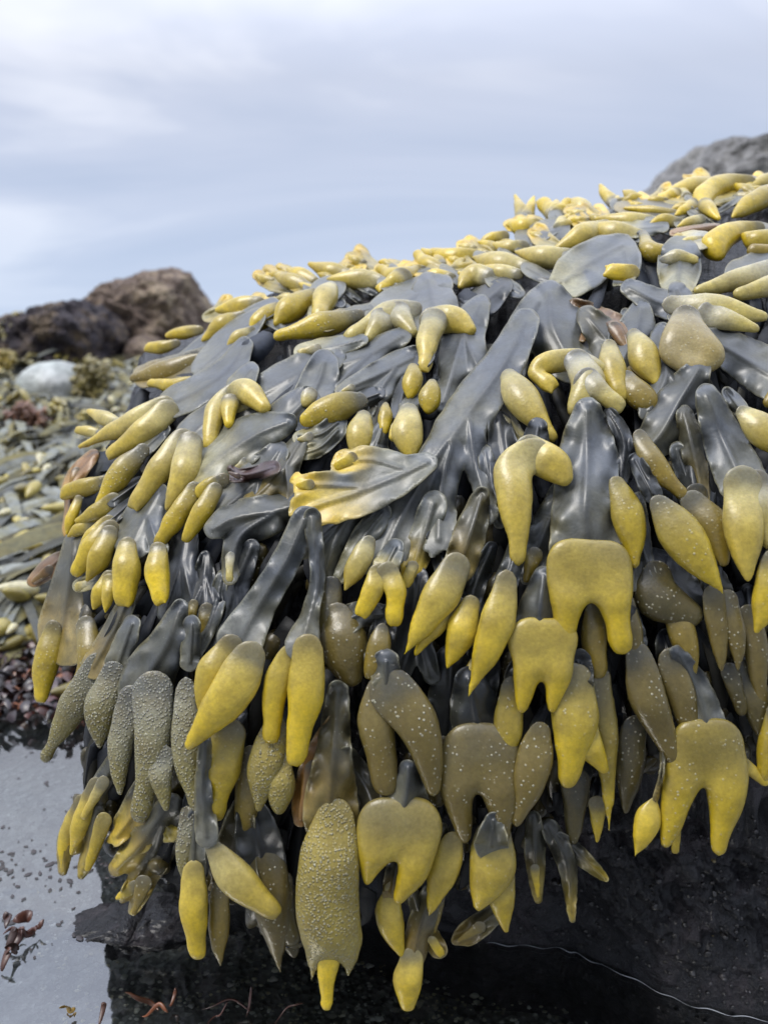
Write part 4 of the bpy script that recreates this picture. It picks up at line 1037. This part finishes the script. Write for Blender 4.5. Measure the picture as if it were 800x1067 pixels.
m, nt, out = new_mat('white_shell'); g = N(nt)
co = g.n('ShaderNodeTexCoord').outputs['Object']
c = g.ramp(g.noise(co, 300, 3), [(.3, (.55, .53, .48)), (.7, (.82, .80, .76))])
p = g.n('ShaderNodeBsdfPrincipled', {'Base Color': c, 'Roughness': .5}); nt.links.new(p.outputs[0], out.inputs[0]); M_SH = m
def shell(label, u, v, r, group=None):
    p = on_level(u, v, -.045); p = p + np.array([0, 0, .003]); s = np.linalg.norm(p - CAM) / FPX * r
    B = BALL[0].copy(); V = B * np.array([1, .8, .35]) * s
    V *= (1 + .25 * np.sin(3 * np.arctan2(B[:, 1], B[:, 0]) + u))[:, None]
    o = mesh_obj('shell_fragment', V, BALL[1], M_SH); o.location = p
    tag(o, label, 'shell', group)
shell('large white shell fragment in the gravel at the bottom left', 155, 1024, 7)
for (u, v, r) in ((152, 978, 3.2), (252, 977, 4), (285, 1024, 4), (240, 1030, 3), (385, 1010, 3.5), (200, 1052, 3), (320, 1008, 3), (110, 1012, 2.5), (135, 1000, 2.5), (215, 1018, 2.5), (60, 1000, 2)):
    shell('tiny white shell chip in the dark gravel of the pool', u, v, r, 'tiny shell chips in the pool')
# barnacles and small stones on the dark rock face
bvh_o = bpy.data.objects['shore_rock']
from mathutils.bvhtree import BVHTree
bvh = BVHTree.FromPolygons([tuple(v) for v in V_], [tuple(f) for f in F_])
bump = Pile()
for k in range(420):
    u = random.uniform(520, 830); v = random.uniform(850, 1058)
    d = FWD + (u - 400) / FPX * RIGHT + (533.5 - v) / FPX * UP; d /= np.linalg.norm(d)
    h = bvh.ray_cast(Vector(CAM), Vector(d))
    if h[0] is None or h[0].z < .002: continue
    r = random.uniform(.0005, .0016) * (1 if random.random() < .92 else 1.8)
    B = BALL[0] * np.array([1, 1, .8]) * (1 + .25 * np.sin(BALL[0][:, [1]] * 4 + k))
    c = np.array([.014, .013, .015]) * random.uniform(.4, 2.0) if random.random() < .97 else np.array(random.choice([(.20, .18, .16), (.13, .08, .08), (.12, .10, .05)]))
    bump.add(np.array(h[0]) + B * r, BALL[1], c)
tag(bump.build('rock_crust', M_BLADE), kind='stuff', label='crust of barnacles and grit on the dark rock face', cat='crust')

# ---------------------------------------------------------------- sky, light, camera
w = bpy.data.worlds.new('World'); scene.world = w; w.use_nodes = True
nt = w.node_tree; nt.nodes.clear(); g = N(nt)
SUN_EL, SUN_AZ = math.radians(60), math.radians(238)       # azimuth from +Y, clockwise
sky = g.n('ShaderNodeTexSky', sky_type='NISHITA', sun_disc=False); sky.sun_elevation = SUN_EL; sky.sun_rotation = SUN_AZ
tc = g.n('ShaderNodeTexCoord').outputs['Generated']
sep = g.n('ShaderNodeSeparateXYZ', {0: tc})
zz = g.math('MAXIMUM', sep.outputs[2], 0.0)
dv = g.math('ADD', zz, .22)
px = g.math('DIVIDE', sep.outputs[0], dv); py = g.math('DIVIDE', sep.outputs[1], dv)
cv = g.n('ShaderNodeCombineXYZ', {0: g.math('MULTIPLY', px, .55), 1: g.math('MULTIPLY', py, 1.1), 2: .37}).outputs[0]
nA = g.noise(cv, .95, 5, .52, .7)
cl = g.ramp(nA, [(.33, (4.7, 5.4, 7.0)), (.50, (6.0, 6.5, 7.9)), (.64, (9.2, 9.4, 10.2))])
hor = g.ramp(zz, [(.0, (5.0, 6.2, 8.4)), (.14, (5.2, 6.15, 8.1)), (.30, (5.6, 6.2, 7.8))])
cl = g.mix(g.ramp(zz, [(.02, .15), (.30, 1)]), hor, cl)
zen = g.ramp(zz, [(.30, 1.0), (.50, 1.6), (1.0, 3.4)])
cl = g.mix(1, cl, zen, 'MULTIPLY')
# unseen sky behind the camera dimmed to darken the mound's front
cl = g.mix(1, cl, g.ramp(g.math('MULTIPLY_ADD', sep.outputs[1], .5, .5), [(.05, .38), (.32, .68), (.54, 1)]), 'MULTIPLY')
fin = g.mix(.90, sky.outputs[0], cl)
bg = g.n('ShaderNodeBackground', {'Color': fin, 'Strength': .062})
wo = g.n('ShaderNodeOutputWorld'); nt.links.new(bg.outputs[0], wo.inputs[0])

sd = bpy.data.lights.new('sun', 'SUN'); sd.energy = 1.5; sd.angle = math.radians(22); sd.color = (1, .96, .90)
so = link(bpy.data.objects.new('sun', sd))
dirv = Vector((math.sin(SUN_AZ) * math.cos(SUN_EL), math.cos(SUN_AZ) * math.cos(SUN_EL), math.sin(SUN_EL)))
so.rotation_euler = dirv.to_track_quat('Z', 'Y').to_euler(); so.location = (0, 0, 3)

cd = bpy.data.cameras.new('camera'); cam = link(bpy.data.objects.new('camera', cd))
cam.location = CAM; cam.rotation_euler = (math.pi / 2 - PITCH, 0, 0)
cd.sensor_fit = 'VERTICAL'; cd.sensor_height = 36; cd.sensor_width = 27; cd.lens = 36 * FPX / 1067
cd.clip_start = .01; cd.clip_end = 6000
cd.dof.use_dof = True; cd.dof.focus_distance = .48; cd.dof.aperture_fstop = 8
scene.camera = cam
scene.view_settings.view_transform = 'Standard'; scene.view_settings.look = 'None'
scene.view_settings.exposure = .85; scene.view_settings.gamma = 1
scene.cycles.max_bounces = 6; scene.cycles.transparent_max_bounces = 6
